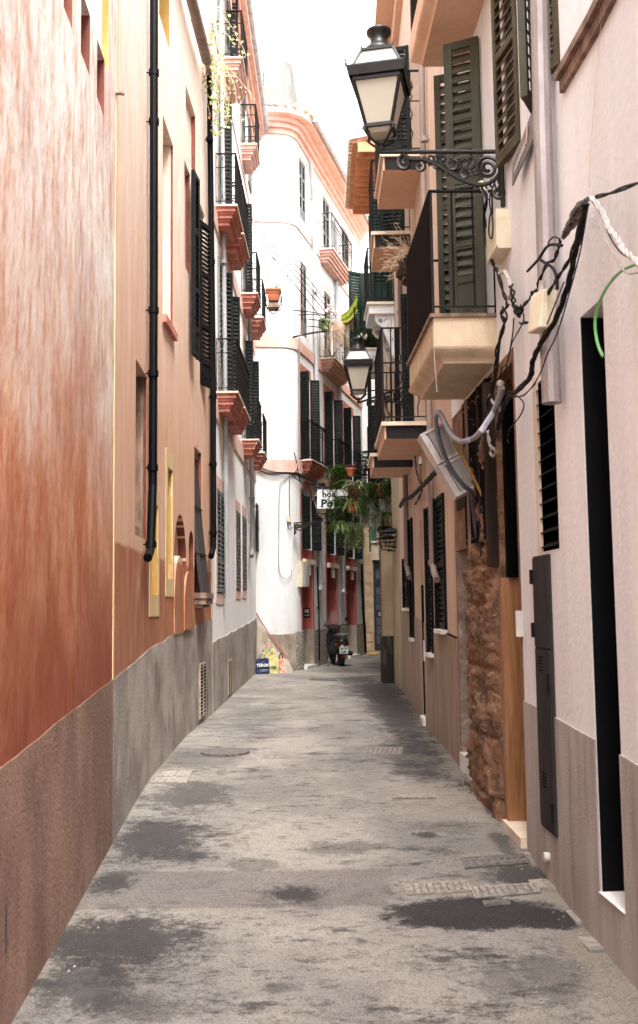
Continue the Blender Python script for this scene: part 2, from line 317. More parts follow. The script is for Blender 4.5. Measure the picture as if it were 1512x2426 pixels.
# ------------------------------------------------------------ walls along a plan polyline
class Wall:
    def __init__(s, pts, side):
        s.p = [Vector((x, y, 0)) for x, y in pts]; s.L = [0]; s.d = []; s.n = []
        for a, b in zip(s.p, s.p[1:]):
            e = b-a; s.L.append(s.L[-1]+e.length); e = e.normalized(); s.d.append(e)
            s.n.append(Vector((e.y, -e.x, 0)) if side == 'L' else Vector((-e.y, e.x, 0)))
    def seg(s, t):
        for i in range(len(s.d)):
            if t <= s.L[i+1]+1e-9: return i
        return len(s.d)-1
    def pt(s, t, z, off=0, i=None):
        i = s.seg(t) if i is None else i
        q = s.p[i]+s.d[i]*(t-s.L[i])+s.n[i]*off; return Vector((q.x, q.y, z))
    def fr(s, t): i = s.seg(t); return s.d[i], s.n[i]
    def hit(s, u, v, off=0):
        r = ray(u, v); best = None
        for i in range(len(s.d)):
            a = s.p[i]+s.n[i]*off; e = s.d[i]
            den = r.x*e.y-r.y*e.x
            if abs(den) < 1e-9: continue
            k = (a.x*e.y-a.y*e.x)/den
            q = CAM+r*k; t = (Vector((q.x, q.y, 0))-a).dot(e); ln = s.L[i+1]-s.L[i]
            over = max(0, -t, t-ln)
            if k > 0 and (best is None or over < best[0]-1e-6): best = (over, s.L[i]+t, q.z)
        return best[1], best[2]
    def on(s, u, v, off=0):
        t, z = s.hit(u, v, off); i = s.seg(t); return s.pt(t, z, off, i)
    def rect(s, a, b):
        """opening from a top corner pixel and the opposite bottom corner pixel"""
        t0, z1 = s.hit(*a); t1, z0 = s.hit(*b)
        return [min(t0, t1), max(t0, t1), z0, z1]
    def strip(s, mb, t0, t1, zlo, zhi, off, back=0.0, n=1):
        """a band proud of the wall; zlo / zhi numbers or functions of t"""
        f0 = zlo if callable(zlo) else (lambda t: zlo); f1 = zhi if callable(zhi) else (lambda t: zhi)
        ts = sorted(set([t0, t1]+[l for l in s.L if t0 < l < t1]+[t0+(t1-t0)*k/n for k in range(1, n)]))
        rows = [[], [], [], []]
        for t in ts:
            i = s.seg(t)
            rows[0].append(s.pt(t, f0(t), back, i)); rows[1].append(s.pt(t, f0(t), off, i)); rows[2].append(s.pt(t, f1(t), off, i)); rows[3].append(s.pt(t, f1(t), back, i))
        mb.grid(rows)
        for k in (0, -1): mb.poly([r[k] for r in rows])
    def mesh(s, t0, t1, z0, z1, ops=(), thick=.3):
        """facade with holes and their reveals; an op is [t0,t1,z0,z1,depth,arch]"""
        mb = MB(); ts = {t0, t1}; zs = {z0, z1}
        for l in s.L:
            if t0 < l < t1: ts.add(l)
        for o in ops: ts |= {o[0], o[1]}; zs |= {o[2], o[3]}
        ts = sorted(x for x in ts if t0 <= x <= t1); zs = sorted(z for z in zs if z0 <= z <= z1)
        for a, b in zip(ts, ts[1:]):
            if b-a < 1e-5: continue
            i = s.seg((a+b)/2)
            for c, d in zip(zs, zs[1:]):
                if d-c < 1e-5: continue
                tm, zm = (a+b)/2, (c+d)/2
                if any(o[0] < tm < o[1] and o[2] < zm < o[3] for o in ops): continue
                mb.poly([s.pt(a, c, 0, i), s.pt(b, c, 0, i), s.pt(b, d, 0, i), s.pt(a, d, 0, i)])
        for o in ops:
            a, b, c, d = o[:4]; dp = o[4] if len(o) > 4 else .2
            if len(o) > 5 and o[5]:
                h = o[5]; n = 12; cm = (a+b)/2; rr = (b-a)/2
                arc = [(cm-rr*math.cos(math.pi*k/n), d-h+h*math.sin(math.pi*k/n)) for k in range(n+1)]
                for (ta, za), (tb, zb) in zip(arc, arc[1:]):
                    mb.poly([s.pt(ta, za), s.pt(tb, zb), s.pt(tb, d), s.pt(ta, d)])
                    mb.poly([s.pt(ta, za), s.pt(tb, zb), s.pt(tb, zb, -dp), s.pt(ta, za, -dp)])
                for t in (a, b): mb.poly([s.pt(t, c), s.pt(t, d-h), s.pt(t, d-h, -dp), s.pt(t, c, -dp)])
                mb.poly([s.pt(a, c), s.pt(b, c), s.pt(b, c, -dp), s.pt(a, c, -dp)])
            else:
                mb.grid([[s.pt(a, c), s.pt(b, c), s.pt(b, d), s.pt(a, d)], [s.pt(a, c, -dp), s.pt(b, c, -dp), s.pt(b, d, -dp), s.pt(a, d, -dp)]], cu=True)
        for k, t in enumerate((t0, t1)):      # end returns and top
            i = s.seg(t); mb.poly([s.pt(t, z0, 0, i), s.pt(t, z1, 0, i), s.pt(t, z1, -4, i), s.pt(t, z0, -4, i)])
        tt = sorted({t0, t1} | {l for l in s.L if t0 < l < t1})
        mb.grid([[s.pt(t, z1, 0, s.seg(t)) for t in tt], [s.pt(t, z1, -4, s.seg(t)) for t in tt]])
        mb.grid([[s.pt(t, z0, -4, s.seg(t)) for t in tt], [s.pt(t, z1, -4, s.seg(t)) for t in tt]])
        return mb
    def back(s, o, dep=None):
        mb = MB(); a, b, c, d = o[:4]; dp = (o[4] if len(o) > 4 else .2) if dep is None else dep
        mb.poly([s.pt(a-.02, c-.02, -dp+.002), s.pt(b+.02, c-.02, -dp+.002), s.pt(b+.02, d+.02, -dp+.002), s.pt(a-.02, d+.02, -dp+.002)])
        return mb
Z = Vector((0, 0, 1))
def leaf(mb, o, ax, w, h, th=.035, pitch=.055, rails=(0, .5, 1), st=.05, panel=0.0, tilt=.9, ay=None):
    """louvred shutter leaf: o bottom hinge corner, ax along its width"""
    ax = Vector(ax).normalized(); ay = ay or Vector((-ax.y, ax.x, 0))
    mb.ob(o, ax, ay, Z, 0, st, -th/2, th/2, 0, h); mb.ob(o, ax, ay, Z, w-st, w, -th/2, th/2, 0, h)
    rz = []
    for r in rails:
        z = min(max(r*h-.035, 0), h-.07); rz.append(z); mb.ob(o, ax, ay, Z, st, w-st, -th/2+.002, th/2-.002, z, z+.07)
    ph = 0
    if panel:
        ph = panel*h; mb.ob(o, ax, ay, Z, st, w-st, -th*.2, th*.2, .07, ph); mb.ob(o, ax, ay, Z, st, w-st, -th/2+.002, th/2-.002, ph, ph+.07); ph += .07
        mb.ob(o, ax, ay, Z, st+.05, w-st-.05, -th*.4, th*.4, .12, ph-.12)
    z = max(.09, ph+.02)
    gp = tilt < .8; tilt = 1.0 if gp else 1.12; hw = pitch*(.30 if gp else .60); sa = ay if ay.dot(CAM-Vector(o)) > 0 else -ay; c, s2 = math.cos(tilt), math.sin(tilt); yy = sa*c-Z*s2; zz = sa*s2+Z*c
    while z < h-.08:
        mb.ob(Vector(o)+Z*(z+.02), ax, yy, zz, st, w-st, -hw, hw, -.004, .004)
        z += pitch
def rail_bars(mb, W, t0, t1, pr, z, h, sp=.11, style='plain', r=.008, mids=(.78,)):
    """iron balustrade: two short sides and a front, all in one"""
    pth = [W.pt(t0, 0, 0.0), W.pt(t0, 0, pr), W.pt(t1, 0, pr), W.pt(t1, 0, 0.0)]
    for a, b in zip(pth, pth[1:]):
        L = (b-a).length; d = (b-a)/L; n = max(2, round(L/sp)); sp2 = L/n
        q = Vector((-d.y, d.x, 0))
        mb.ob(a, d, q, Z, -.012, L+.012, -.017, .017, z+h-.014, z+h)
        mb.ob(a, d, q, Z, 0, L, -.009, .009, z+.05, z+.062)
        for mz in mids: mb.ob(a, d, q, Z, 0, L, -.007, .007, z+h*mz, z+h*mz+.011)
        for k in range(n+1):
            p = a+d*(sp2*k)
            if k in (0, n): mb.ob(p, d, q, Z, -.011, .011, -.011, .011, z, z+h); continue
            if style == 'twist' and k % 2:
                mb.tube([p+Z*(z+.06+(h-.08)*j/28)+d*(.022*math.sin(j*.9) if 3 < j < 20 else 0) for j in range(29)], r*.9, 4)
            else:
                mb.tube([p+Z*(z+.05), p+Z*(z+h-.01)], r, 4)
            if style == 'gothic': mb.lathe(p+Z*(z+h*.72), [(r, -.02), (r*2, 0), (r, .02)], 5)
        if style == 'gothic':
            for k in range(n):
                p = a+d*(sp2*(k+.5))
                for zz, sg in ((z+h-.02, -1), (z+.06, 1)):
                    for e in (-1, 1):
                        mb.tube([p+Z*zz, p+d*(e*sp2*.30)+Z*(zz+sg*.035), p+d*(e*sp2*.46)+Z*(zz+sg*.10), p+d*(e*sp2*.5)+Z*(zz+sg*.17)], r*.75, 3, False)
        if style == 'plainloop':
            for k in range(n):
                p = a+d*(sp2*(k+.5)); mb.tube([p+Z*(z+h*.62+.045*math.sin(j*math.pi/4))+d*(sp2*.42*math.cos(j*math.pi/4)) for j in range(9)], r*.6, 3, False)
def slab(mb, W, t0, t1, z, steps):
    """moulded slab; steps = [(projection, dz)...] from the top down; sides shrink with the projection"""
    full = steps[0][0]; zz = z
    for pr, dz in steps:
        k = full-pr; a, b = t0+k, t1-k; c = [W.pt(a, 0, 0), W.pt(b, 0, 0), W.pt(b, 0, pr), W.pt(a, 0, pr)]
        mb.grid([[p+Z*(zz-dz) for p in c], [p+Z*zz for p in c]], cu=True)
        mb.poly([p+Z*(zz-dz) for p in c]); mb.poly([p+Z*zz for p in c][::-1]); zz -= dz
    return zz
# ============================================================ GROUND
def ground():
    mb = MB(); ys = [-60, -20, -5]+[i*.4 for i in range(-5, 90)]+[40, 60, 120, 200]
    xs = [-60, -20, -6]+[-3+.3*i for i in range(21)]+[6, 20, 60]
    mb.grid([[Vector((x, y, zg(y)+(.012*noise.noise(Vector((x*.9, y*.5, 0))) if abs(x) < 4 and y > 0 else 0))) for x in xs] for y in sorted(ys)])
    mt, t, bs = nodes('dusty_asphalt')
    base = mixc(t, nz(t, .9, (1, .8, 1), lo=.35, hi=.65, detail=8), (.395, .355, .312), (.240, .216, .198))
    base = mixc(t, nz(t, 2.6, (.7, 1.5, 1), 10, .85, lo=.52, hi=.62, seed=2), base, (.066, .058, .057))
    base = mixc(t, nz(t, 1.5, (.8, 1.4, 1), 8, .7, lo=.55, hi=.75, seed=4), base, (.40, .35, .29))
    base = mixc(t, mth(t, 'MULTIPLY', nz(t, 8, (.8, 1.4, 1), 10, .85, lo=.53, hi=.62, seed=6), .8), base, (.06, .05, .05))
    base = mixc(t, mth(t, 'MULTIPLY', nz(t, 5, (.8, 1.4, 1), 10, .8, lo=.57, hi=.68, seed=9), .6), base, (.36, .31, .26))
    g = t.nodes.new('ShaderNodeNewGeometry')
    w1 = nz(t, 3.2, (1, 1, 0), 8, .7, lo=0, hi=1, seed=8); w2 = nz(t, 18, (1, 1, 0), 10, .9, lo=0, hi=1, seed=9)
    wob = mth(t, 'ADD', mth(t, 'MULTIPLY', mth(t, 'SUBTRACT', w1, .5), 1.9), mth(t, 'MULTIPLY', mth(t, 'SUBTRACT', w2, .5), 2.4))
    def blob(col, uv, du, dv, c, soft=.5, amt=1.0, wb=1.0, box=False):
        a = G(uv[0]-du, uv[1]); b = G(uv[0]+du, uv[1]); n1 = G(uv[0], uv[1]-dv); n0 = G(uv[0], uv[1]+dv)
        cx, rx = (a.x+b.x)/2, (b.x-a.x)/2; cy, ry = (n1.y+n0.y)/2, (n1.y-n0.y)/2
        s = N(t, 'ShaderNodeVectorMath', operation='SUBTRACT'); t.links.new(g.outputs['Position'], s.inputs[0]); s.inputs[1].default_value = (cx, cy, 0)
        d = N(t, 'ShaderNodeVectorMath', operation='MULTIPLY'); t.links.new(s.outputs[0], d.inputs[0]); d.inputs[1].default_value = (1/rx, 1/ry, 0)
        if box:
            sp = t.nodes.new('ShaderNodeSeparateXYZ'); t.links.new(d.outputs[0], sp.inputs[0])
            L = mth(t, 'MAXIMUM', mth(t, 'ABSOLUTE', sp.outputs[0]), mth(t, 'ABSOLUTE', sp.outputs[1]))
        else:
            l = N(t, 'ShaderNodeVectorMath', operation='LENGTH'); t.links.new(d.outputs[0], l.inputs[0]); L = l.outputs['Value']
        L = mth(t, 'ADD', L, mth(t, 'MULTIPLY', wob, wb))
        r = N(t, 'ShaderNodeMapRange'); r.interpolation_type = 'SMOOTHSTEP'
        r.inputs['From Min'].default_value = 1+soft/2; r.inputs['From Max'].default_value = 1-soft/2; t.links.new(L, r.inputs['Value'])
        return mixc(t, mth(t, 'MULTIPLY', r.outputs[0], amt, True), col, c)
    dk, md, pl = (.03, .026, .03), (.038, .033, .034), (.33, .285, .23)
    c = base
    c = blob(c, (560, 2108), 370, 44, (.165, .142, .130), .1, .7, .2, True)      # trench patch across the lane
    for a in ((420, 2158, 240, 5, .8), (1150, 1690, 0, 0, 0), (620, 2060, 360, 3.5, .45), (908, 2195, 6, 52, .35), (1080, 2232, 170, 2.5, .4), (1180, 2045, 120, 24, .7), (330, 1960, 45, 110, .0), (1390, 2245, 50, 40, 1), (1335, 2130, 40, 24, .8), (1200, 2000, 60, 60, .5), (1040, 1900, 120, 45, .6), (1120, 1820, 40, 60, .6), (980, 1700, 14, 60, .8), (150, 2260, 34, 120, .7), (330, 1860, 30, 90, .6), (1440, 2340, 60, 60, .6)):
        if a[4]: c = blob(c, a[:2], a[2], a[3], pl, .6, a[4], .5)
    for a in ((270, 2240, 190, 70, .95), (200, 2330, 110, 80, .8), (370, 1985, 110, 46, .9), (430, 2025, 60, 20, .8), (450, 1890, 100, 36, .75), (480, 1800, 90, 26, .4), (700, 2120, 72, 18, 1), (265, 2095, 55, 26, .9), (1010, 1978, 26, 8, .9),
              (1000, 1830, 60, 26, .5), (945, 1700, 60, 80, .9), (905, 1635, 70, 24, .95), (980, 1790, 70, 50, .55), (1230, 2072, 80, 22, .9), (1190, 1995, 24, 26, .7), (1310, 2320, 90, 60, .5), (820, 2010, 90, 16, .5), (610, 1700, 70, 30, .4), (660, 2340, 50, 12, .6), (850, 1610, 50, 8, .8), (1190, 2330, 70, 60, .45), (330, 2390, 120, 40, .6), (600, 2050, 60, 12, .5), (1060, 1960, 80, 14, .35)):
        c = blob(c, a[:2], a[2], a[3], md, .7, a[4], 1.0)
    c = blob(c, (1125, 2168), 205, 40, (.013, .012, .015), .25, .97, .40)
    c = blob(c, (1020, 2185), 90, 14, (.016, .014, .018), .4, .9, .6)
    c = blob(c, (1300, 2180), 90, 24, (.018, .016, .019), .3, .95, .5)
    f = nz(t, 90, (1, 1, 1), 5, .8, lo=.3, hi=.7, seed=3)
    c = mixc(t, .6, c, f, 'SOFT_LIGHT'); vo = N(t, 'ShaderNodeTexVoronoi', feature='DISTANCE_TO_EDGE', i_Scale=1.1)
    va = N(t, 'ShaderNodeVectorMath', operation='ADD'); vs = N(t, 'ShaderNodeVectorMath', operation='SCALE'); vs.inputs['Scale'].default_value = .5; nn = N(t, 'ShaderNodeTexNoise', i_Scale=3.0, i_Detail=8.0)
    t.links.new(g.outputs['Position'], nn.inputs['Vector']); t.links.new(nn.outputs['Color'], vs.inputs[0]); t.links.new(vs.outputs[0], va.inputs[0]); t.links.new(g.outputs['Position'], va.inputs[1]); t.links.new(va.outputs[0], vo.inputs['Vector'])
    cr = N(t, 'ShaderNodeMapRange'); cr.inputs['From Min'].default_value = .012; cr.inputs['From Max'].default_value = .003; t.links.new(vo.outputs['Distance'], cr.inputs['Value'])
    c = mixc(t, mth(t, 'MULTIPLY', mth(t, 'MULTIPLY', cr.outputs[0], nz(t, 1.2, lo=.5, hi=.65, seed=19)), .4, True), c, (.035, .03, .03))
    gr = nz(t, 45, (1, 1, 1), 8, .8, lo=.54, hi=.66, seed=12); c = mixc(t, mth(t, 'MULTIPLY', gr, .8), c, (.045, .038, .037)); c = mixc(t, mth(t, 'MULTIPLY', nz(t, 60, (1, 1, 1), 7, .8, lo=.56, hi=.68, seed=14), .4), c, (.42, .37, .31)); t.links.new(c, bs.inputs['Base Color']); bs.inputs['Roughness'].default_value = .82
    hh = mth(t, 'ADD', mth(t, 'MULTIPLY', f, .5), mth(t, 'MULTIPLY', nz(t, 14, detail=8, lo=0, hi=1), 1.2)); bump(t, bs, hh, .9, .022)
    o = mb.build('street', mt); o['kind'] = 'structure'
ground()
# ============================================================ WALLS IN PLAN
WL = Wall([(-1.38, -4), (-1.51, 4.98), (-1.55, 6.33), (-1.61, 7.79), (-1.70, 10.0), (-1.69, 12.69), (-1.63, 15.05), (-1.53, 23.9)], 'L')
WR = Wall([(1.78, -4), (1.59, 5.27), (1.54, 6.12), (1.50, 7.41), (1.48, 8.26), (1.42, 10.33), (1.38, 13.09), (1.48, 18.3)], 'R')
cc = [(-1.58, 24.05), (-.86, 24.12)]
for k in range(1, 6):
    a = math.radians(k*15); cc.append((-.86+.42*math.sin(a), 24.12+.42*(1-math.cos(a))+.02*k))
cc += [(-.40, 24.75), (1.44, 31.95)]
WD = Wall(cc, 'L')
WF = Wall([(1.48, 18.3), (1.46, 20.0), (1.47, 23), (1.70, 26), (2.15, 32.4)], 'R')
WE = Wall([(1.40, 32.3), (4.2, 32.3)], 'L')
tA1 = WL.hit(265, 1900)[0]; tB1 = WL.hit(503, 1640)[0]; tC1 = WL.L[-1]
tI1 = WR.hit(1251, 1900)[0]; tH1 = WR.hit(1092, 1810)[0]; tG1 = WR.L[-1]
def lin(W, pts):
    """z(t) through pixel points on the wall"""
    q = sorted(W.hit(*p) for p in pts)
    def f(t):
        if t <= q[0][0]: a, b = q[0], q[1]
        elif t >= q[-1][0]: a, b = q[-2], q[-1]
        else:
            for a, b in zip(q, q[1:]):
                if a[0] <= t <= b[0]: break
        return a[1]+(b[1]-a[1])*(t-a[0])/(b[0]-a[0])
    return f
def sunk(W, o, name, mt, r, dep=None): return W.back(o, dep).build(name, mt, r)
def pipe(W, pts, off, rad, m, r, name='downpipe', collars=(), cr=1.25):
    q = [W.on(u, v, off) for u, v in pts]; mb = MB(); mb.tube(q, rad, 12)
    for u, v in collars:
        p = W.on(u, v, off); d = (q[1]-q[0]).normalized(); mb.tube([p-d*.03, p+d*.03], rad*cr, 12); i, n = W.fr(W.hit(u, v, off)[0]); mb.tube([p, p-n*off], .008, 5)
    return mb.build(name, m, r, smooth=False)
# ============================================================ LEFT HOUSE A
A = root('townhouse', 'deep terracotta limewashed house nearest on the left with brown concrete base', 'house', (-1.5, 4, 0))
opsA = []
wide = WL.rect((190, -60), (257, 236)); wide[0] = WL.hit(191, 60)[0]; wide[2] = 5.75; wide[3] = 8.2; wide.append(.22)
opsA.append(wide)
for u0, u1 in ((150, 171), (190.5, 212), (229, 246.5)):
    v = 60 if u0 < 160 else (200 if u0 < 200 else 280)
    opsA.append([WL.hit(u0, v)[0], WL.hit(u1, v)[0], 5.3, 5.747, .10])
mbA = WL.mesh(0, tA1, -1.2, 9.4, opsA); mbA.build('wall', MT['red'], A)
for o in opsA[1:]:
    mb = WL.back(o); mb.build('window', MT['redreveal'], A)
    mb = MB(); mb.poly([WL.pt(o[1]-.003, z, f) for z, f in ((5.3, .001), (5.745, .001), (5.745, -.098), (5.3, -.098))]); mb.build('reveal', MT['redreveal'], A)
wn = WL.back(wide).build('window', MT['cream'], A)
mb = MB(); mb.poly([WL.pt(wide[1]-.004, z, f) for z, f in ((5.75, -.001), (8.2, -.001), (8.2, -.055), (5.75, -.055))]); mb.build('frame', MT['yellow'], wn)
mb = MB(); fA = lin(WL, [(2, 1820), (150, 1700), (265, 1611)]); WL.strip(mb, 0, tA1, -1.2, lambda t: fA(t)+.014*noise.noise(Vector((t*3, 1, 0))), .004, n=60); mb.build('plinth', MT['plinth_brown'], A)
mb = MB(); WL.strip(mb, tA1-.02, tA1+.035, lambda t: fA(tA1), 9.4, .006); mb.build('corner_trim', MT['yellowpale'], A)
# ============================================================ LEFT HOUSE B
B = root('townhouse', 'salmon plaster house on the left with two black downpipes and yellow slit windows', 'house', (-1.65, 11, 0))
rA = WL.rect((322, 849), (347, 1280)); rA.append(.30)
rY1 = WL.rect((358.5, 1190), (373.5, 1410)); rY1.append(.13)
rY2 = WL.rect((397, 1106), (408, 1372)); rY2.append(.13)
rT = WL.rect((386, 272), (410.5, 790)); rT.append(.26)
rT2 = WL.rect((377, 20), (402, 121)); rT2[3] = 9.2; rT2.append(.2)
rS1 = WL.rect((440, 199), (463.5, 425)); rS1.append(.07)
rS2 = WL.rect((437, 376), (450.5, 656)); rS2.append(.06); rS2[3] = min(rS2[3], rS1[2]-.05)
rN1 = WL.rect((412, 1208), (441.7, 1370)); rN1 += [.22, .62]; rN1[2] = 1.0
rN2 = WL.rect((447.5, 1255), (458.8, 1360)); rN2 += [.22, .2]; rN2[2] = 1.0
rBl = WL.rect((460.5, 1057), (478, 1405)); rBl.append(.25)
rSh = WL.rect((470, 470), (486, 880)); rSh.append(.12)
rSh[0] = WL.hit(463.5, 700)[0]; rS1[2] = max(rS1[2], rSh[3]+.05)
opsB = [rA, rY1, rY2, rT, rT2, rS1, rS2, rN1, rN2, rBl, rSh]
ROOFB = WL.hit(488, 150)[1]+.25
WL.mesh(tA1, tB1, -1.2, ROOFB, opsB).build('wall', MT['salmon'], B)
mb = MB(); fB = lin(WL, [(272, 1608), (345, 1545), (400, 1510), (498, 1468)]); WL.strip(mb, tA1+.001, tB1, -1.2, lambda t: fB(t)+.03*noise.noise(Vector((t*2.2, 2, 0))), .004, n=60); mb.build('plinth', MT['plinth_grey'], B)
mb = MB(); WL.strip(mb, tB1-.07, tB1, lambda t: fB(tB1), ROOFB, .008); mb.build('corner_trim', MT['yellowpale'], B)
# stone framed tall window
w1 = sunk(WL, rA, 'window', MT['dark'], B)
def rev(o, m, par, d0, d1, name='reveal', far=True, w=.03):
    mb = MB(); t = o[1] if far else o[0]
    mb.ob(WL.pt(t, 0, 0), WL.fr(t)[0], WL.fr(t)[1], Z, -w, .0, -d1, -d0, o[2]+.002, o[3]-.002); return mb.build(name, m, par)
rev(rA, MT['redreveal'], B, .004, .028, w=.01); rev(rA, MT['stone'], w1, .03, .29, 'jamb', w=.04)
mb = MB(); WL.strip(mb, rA[0]+.01, rA[1]-.06, rA[3]-.22, rA[3]-.003, -.10, -.28); mb.build('lintel', MT['stone'], w1)
mb = MB(); WL.strip(mb, rA[0]+.01, rA[1]-.06, rA[2]+.003, rA[2]+.12, -.06, -.28); mb.build('sill', MT['stone'], w1)
for o, band in ((rY1, WL.rect((354, 1150), (376.5, 1460))), (rY2, WL.rect((392.5, 1060), (411.5, 1414)))):
    wn = sunk(WL, o, 'window', MT['yellow'], B); rev(o, MT['yellow'], wn, .006, .129, 'jamb', w=.006)
    band[0] = min(band[0], o[0]-.06); band[1] = max(band[1], o[1]+.06)
    mb = MB(); WL.strip(mb, band[0], o[0], band[2], band[3], .006); WL.strip(mb, o[1], band[1], band[2], band[3], .006)
    WL.strip(mb, o[0], o[1], band[2], o[2], .006); WL.strip(mb, o[0], o[1], o[3], band[3], .006); mb.build('surround', MT['yellowpale'], wn)
wn = sunk(WL, rT, 'window', MT['cream'], B); rev(rT, MT['redreveal'], wn, .004, .028, w=.008); rev(rT, MT['cream'], wn, .03, .25, 'jamb', w=.04)
mb = MB(); WL.strip(mb, rT[0], rT[1], rT[3]-.5, rT[3]-.003, -.12, -.25); mb.build('lintel', MT['cream'], wn)
mb = MB(); WL.strip(mb, rT[0]-.02, rT[1]+.02, rT[2]-.09, rT[2]-.002, .05, -.1); mb.build('sill', MT['pinktrim'], wn)
wn = sunk(WL, rT2, 'window', MT['dark'], B); rev(rT2, MT['yellow'], wn, .004, .15, w=.008)
for o in (rS1, rS2): wn = sunk(WL, o, 'blind_window', MT['salmon'], B); rev(o, MT['redreveal'], wn, .002, .06, w=.006)
for o, par in ((rN1, 1), (rN2, 2)):
    wn = sunk(WL, o, 'niche', MT['cream'], B); mb = MB(); a_, b_, c_, d_ = o[:4]; hz = o[5]; cm_, rr_ = (a_+b_)/2, (b_-a_)/2-.003
    pr = [(cm_+rr_*math.sin(math.pi/2*k/10), d_-.003-hz+hz*math.cos(math.pi/2*k/10)) for k in range(-4, 11)]+[(b_-.003, c_)]
    mb.grid([[WL.pt(t, z, -.001) for t, z in pr], [WL.pt(t, z, -.10) for t, z in pr]]); mb.build('arch_reveal', MT['redreveal'], wn)
def rounded(t0, t1, z0, z1, h, f0, f1, name, m, par):
    mb = MB(); n = 10; cm, rr = (t0+t1)/2, (t1-t0)/2
    pr = [(t0, z0)]+[(cm-rr*math.cos(math.pi*k/n), z1-h+h*math.sin(math.pi*k/n)) for k in range(n+1)]+[(t1, z0)]
    mb.poly([WL.pt(t, z, f1) for t, z in pr]); mb.grid([[WL.pt(t, z, f0) for t, z in pr], [WL.pt(t, z, f1) for t, z in pr]]); return mb.build(name, m, par)
a, za = WL.hit(413, 1330); b, _ = WL.hit(435, 1400)
rounded(rN1[0]-.0, b, fB((rN1[0]+b)/2)-.01, WL.hit(424, 1317)[1], .5, -.21, .012, 'rounded_infill', MT['salmon'], B)
a, _ = WL.hit(443, 1450, .05); b, _ = WL.hit(463.5, 1450, .05)
rounded(a, b, lambda: 0 and 0 or .6 if False else .62, WL.hit(453, 1354, .05)[1], .45, .0, .07, 'rounded_buttress', MT['salmon'], B) if False else rounded(a, b, fB((a+b)/2)-.01, WL.hit(453, 1354, .05)[1], .45, .0, .025, 'rounded_buttress', MT['salmon'], B)
# window with the rolled blind
wn = sunk(WL, rBl, 'window', MT['dark'], B); rev(rBl, MT['redreveal'], wn, .003, .05, w=.01)
mb = MB(); WL.strip(mb, rBl[0], rBl[1], rBl[2], rBl[3]-.15, -.07, -.2); mb.build('stone_frame', MT['stone'], wn)
mb = MB(); rows = []
for k in range(13):
    f = k/12; z = rBl[3]-.10-(rBl[3]-.10-rBl[2])*f; o1 = -.05+.17*f**1.3
    rows.append([WL.pt(rBl[0]+.03, z, o1), WL.pt(rBl[1]-.02, z, o1), WL.pt(rBl[1]-.02, z, o1-.05), WL.pt(rBl[0]+.03, z, o1-.05)])
mb.grid(rows, cu=True); mb.poly(rows[0]); mb.poly(rows[-1])
for k in range(0, 12):
    z = rBl[3]-.10-(rBl[3]-.10-rBl[2])*k/12
MT['blind'] = mat('black_roller_blind', (.03, .022, .018), (.018, .014, .012), 60, (8, 8, 1), .8, .3)
mb.build('roller_blind', MT['blind'], wn)
mb = MB()
for f in (.38, .72):
    z = rBl[3]-.10-(rBl[3]-.10-rBl[2])*f; o1 = -.05+.17*f**1.3+.012
    mb.tube([WL.pt(rBl[0]+.02, z, -.06), WL.pt(rBl[0]+.02, z, o1), WL.pt(rBl[1], z, o1), WL.pt(rBl[1], z, -.04)], .008, 5)
mb.build('blind_rod', MT['iron'], wn)
mb = MB(); t0, t1, z = rBl[0]-.03, rBl[1]+.06, rBl[2]
for k, (o1, zz) in enumerate(((.02, -.20), (.10, -.16), (.15, -.08), (.16, -.005))):
    if k: WL.strip(mb, t0+.02*(3-k), t1-.02*(3-k), z+prev, z+zz, o1)
    prev = zz
mb.build('sill', MT['stone'], wn)
# upper shutter window
wn = sunk(WL, rSh, 'window', MT['dark'], B)
zb = WL.hit(478, 900)[1]; zt = WL.hit(471, 495)[1]; zt = 7.15; zb = 4.75
a = P(472, 495, 13.85); b = P(499.5, 516, 14.2); mb = MB(); d = Vector((b.x-a.x, b.y-a.y, 0)); leaf(mb, Vector((a.x, a.y, zb)), d, d.length, zt-zb, .04, .065, (0, .36, .68, 1), .055, panel=.13); mb.build('shutter', MT['black'], wn)
a = WL.on(457.5, 650, .07); b = WL.on(470, 650, .09); mb = MB(); d = Vector((b.x-a.x, b.y-a.y, 0)); leaf(mb, Vector((a.x, a.y, zb+.15)), d, d.length, zt-zb+.1, .05, .065, (0, .36, .68, 1), .055, panel=.13); mb.build('shutter', MT['black'], wn)
# iron pipes and gutter
pipe(WL, [(365, -60), (364.5, 640), (362, 1150), (357, 1302), (350, 1322)], .075, .042, MT['bpipe'], B, collars=((365, 172), (365, 288), (364, 735), (363, 885), (362, 1108), (358, 1290)))
pipe(WL, [(496, 172), (500, 500), (505, 900), (505.5, 1255), (505, 1300), (500, 1318)], .07, .045, MT['bpipe'], B, collars=((497, 330), (501, 620), (505, 940), (505, 1100), (505, 1262)))
g0 = WL.on(466, -30, .13); g1 = WL.on(490, 140, .13); mb = MB(); z0 = g1.z; g0.z = z0
mb.tube([g0+(g0-g1).normalized()*6, g0, g1], .075, 12)
for k in range(9):
    p = g0+(g1-g0)*(k/8); d = (g1-g0).normalized(); mb.tube([p-d*.012, p+d*.012], .082, 12)
mb.tube([g1, WL.on(494, 155, .1), WL.on(496, 175, .07)], .05, 10); mb.build('gutter', MT['brpipe'], B)
mb = MB(); WL.strip(mb, tA1, tB1-.15, ROOFB-.22, ROOFB+.02, .05); mb.build('eave_trim', MT['yellow'], B)
mb = MB(); p = WL.on(274, 221, 0); i, n = WL.fr(WL.hit(274, 221)[0]); mb.tube([p, p+n*.05, p+n*.065+Z*-.01], .014, 8); mb.build('hook', MT['stone'], B)
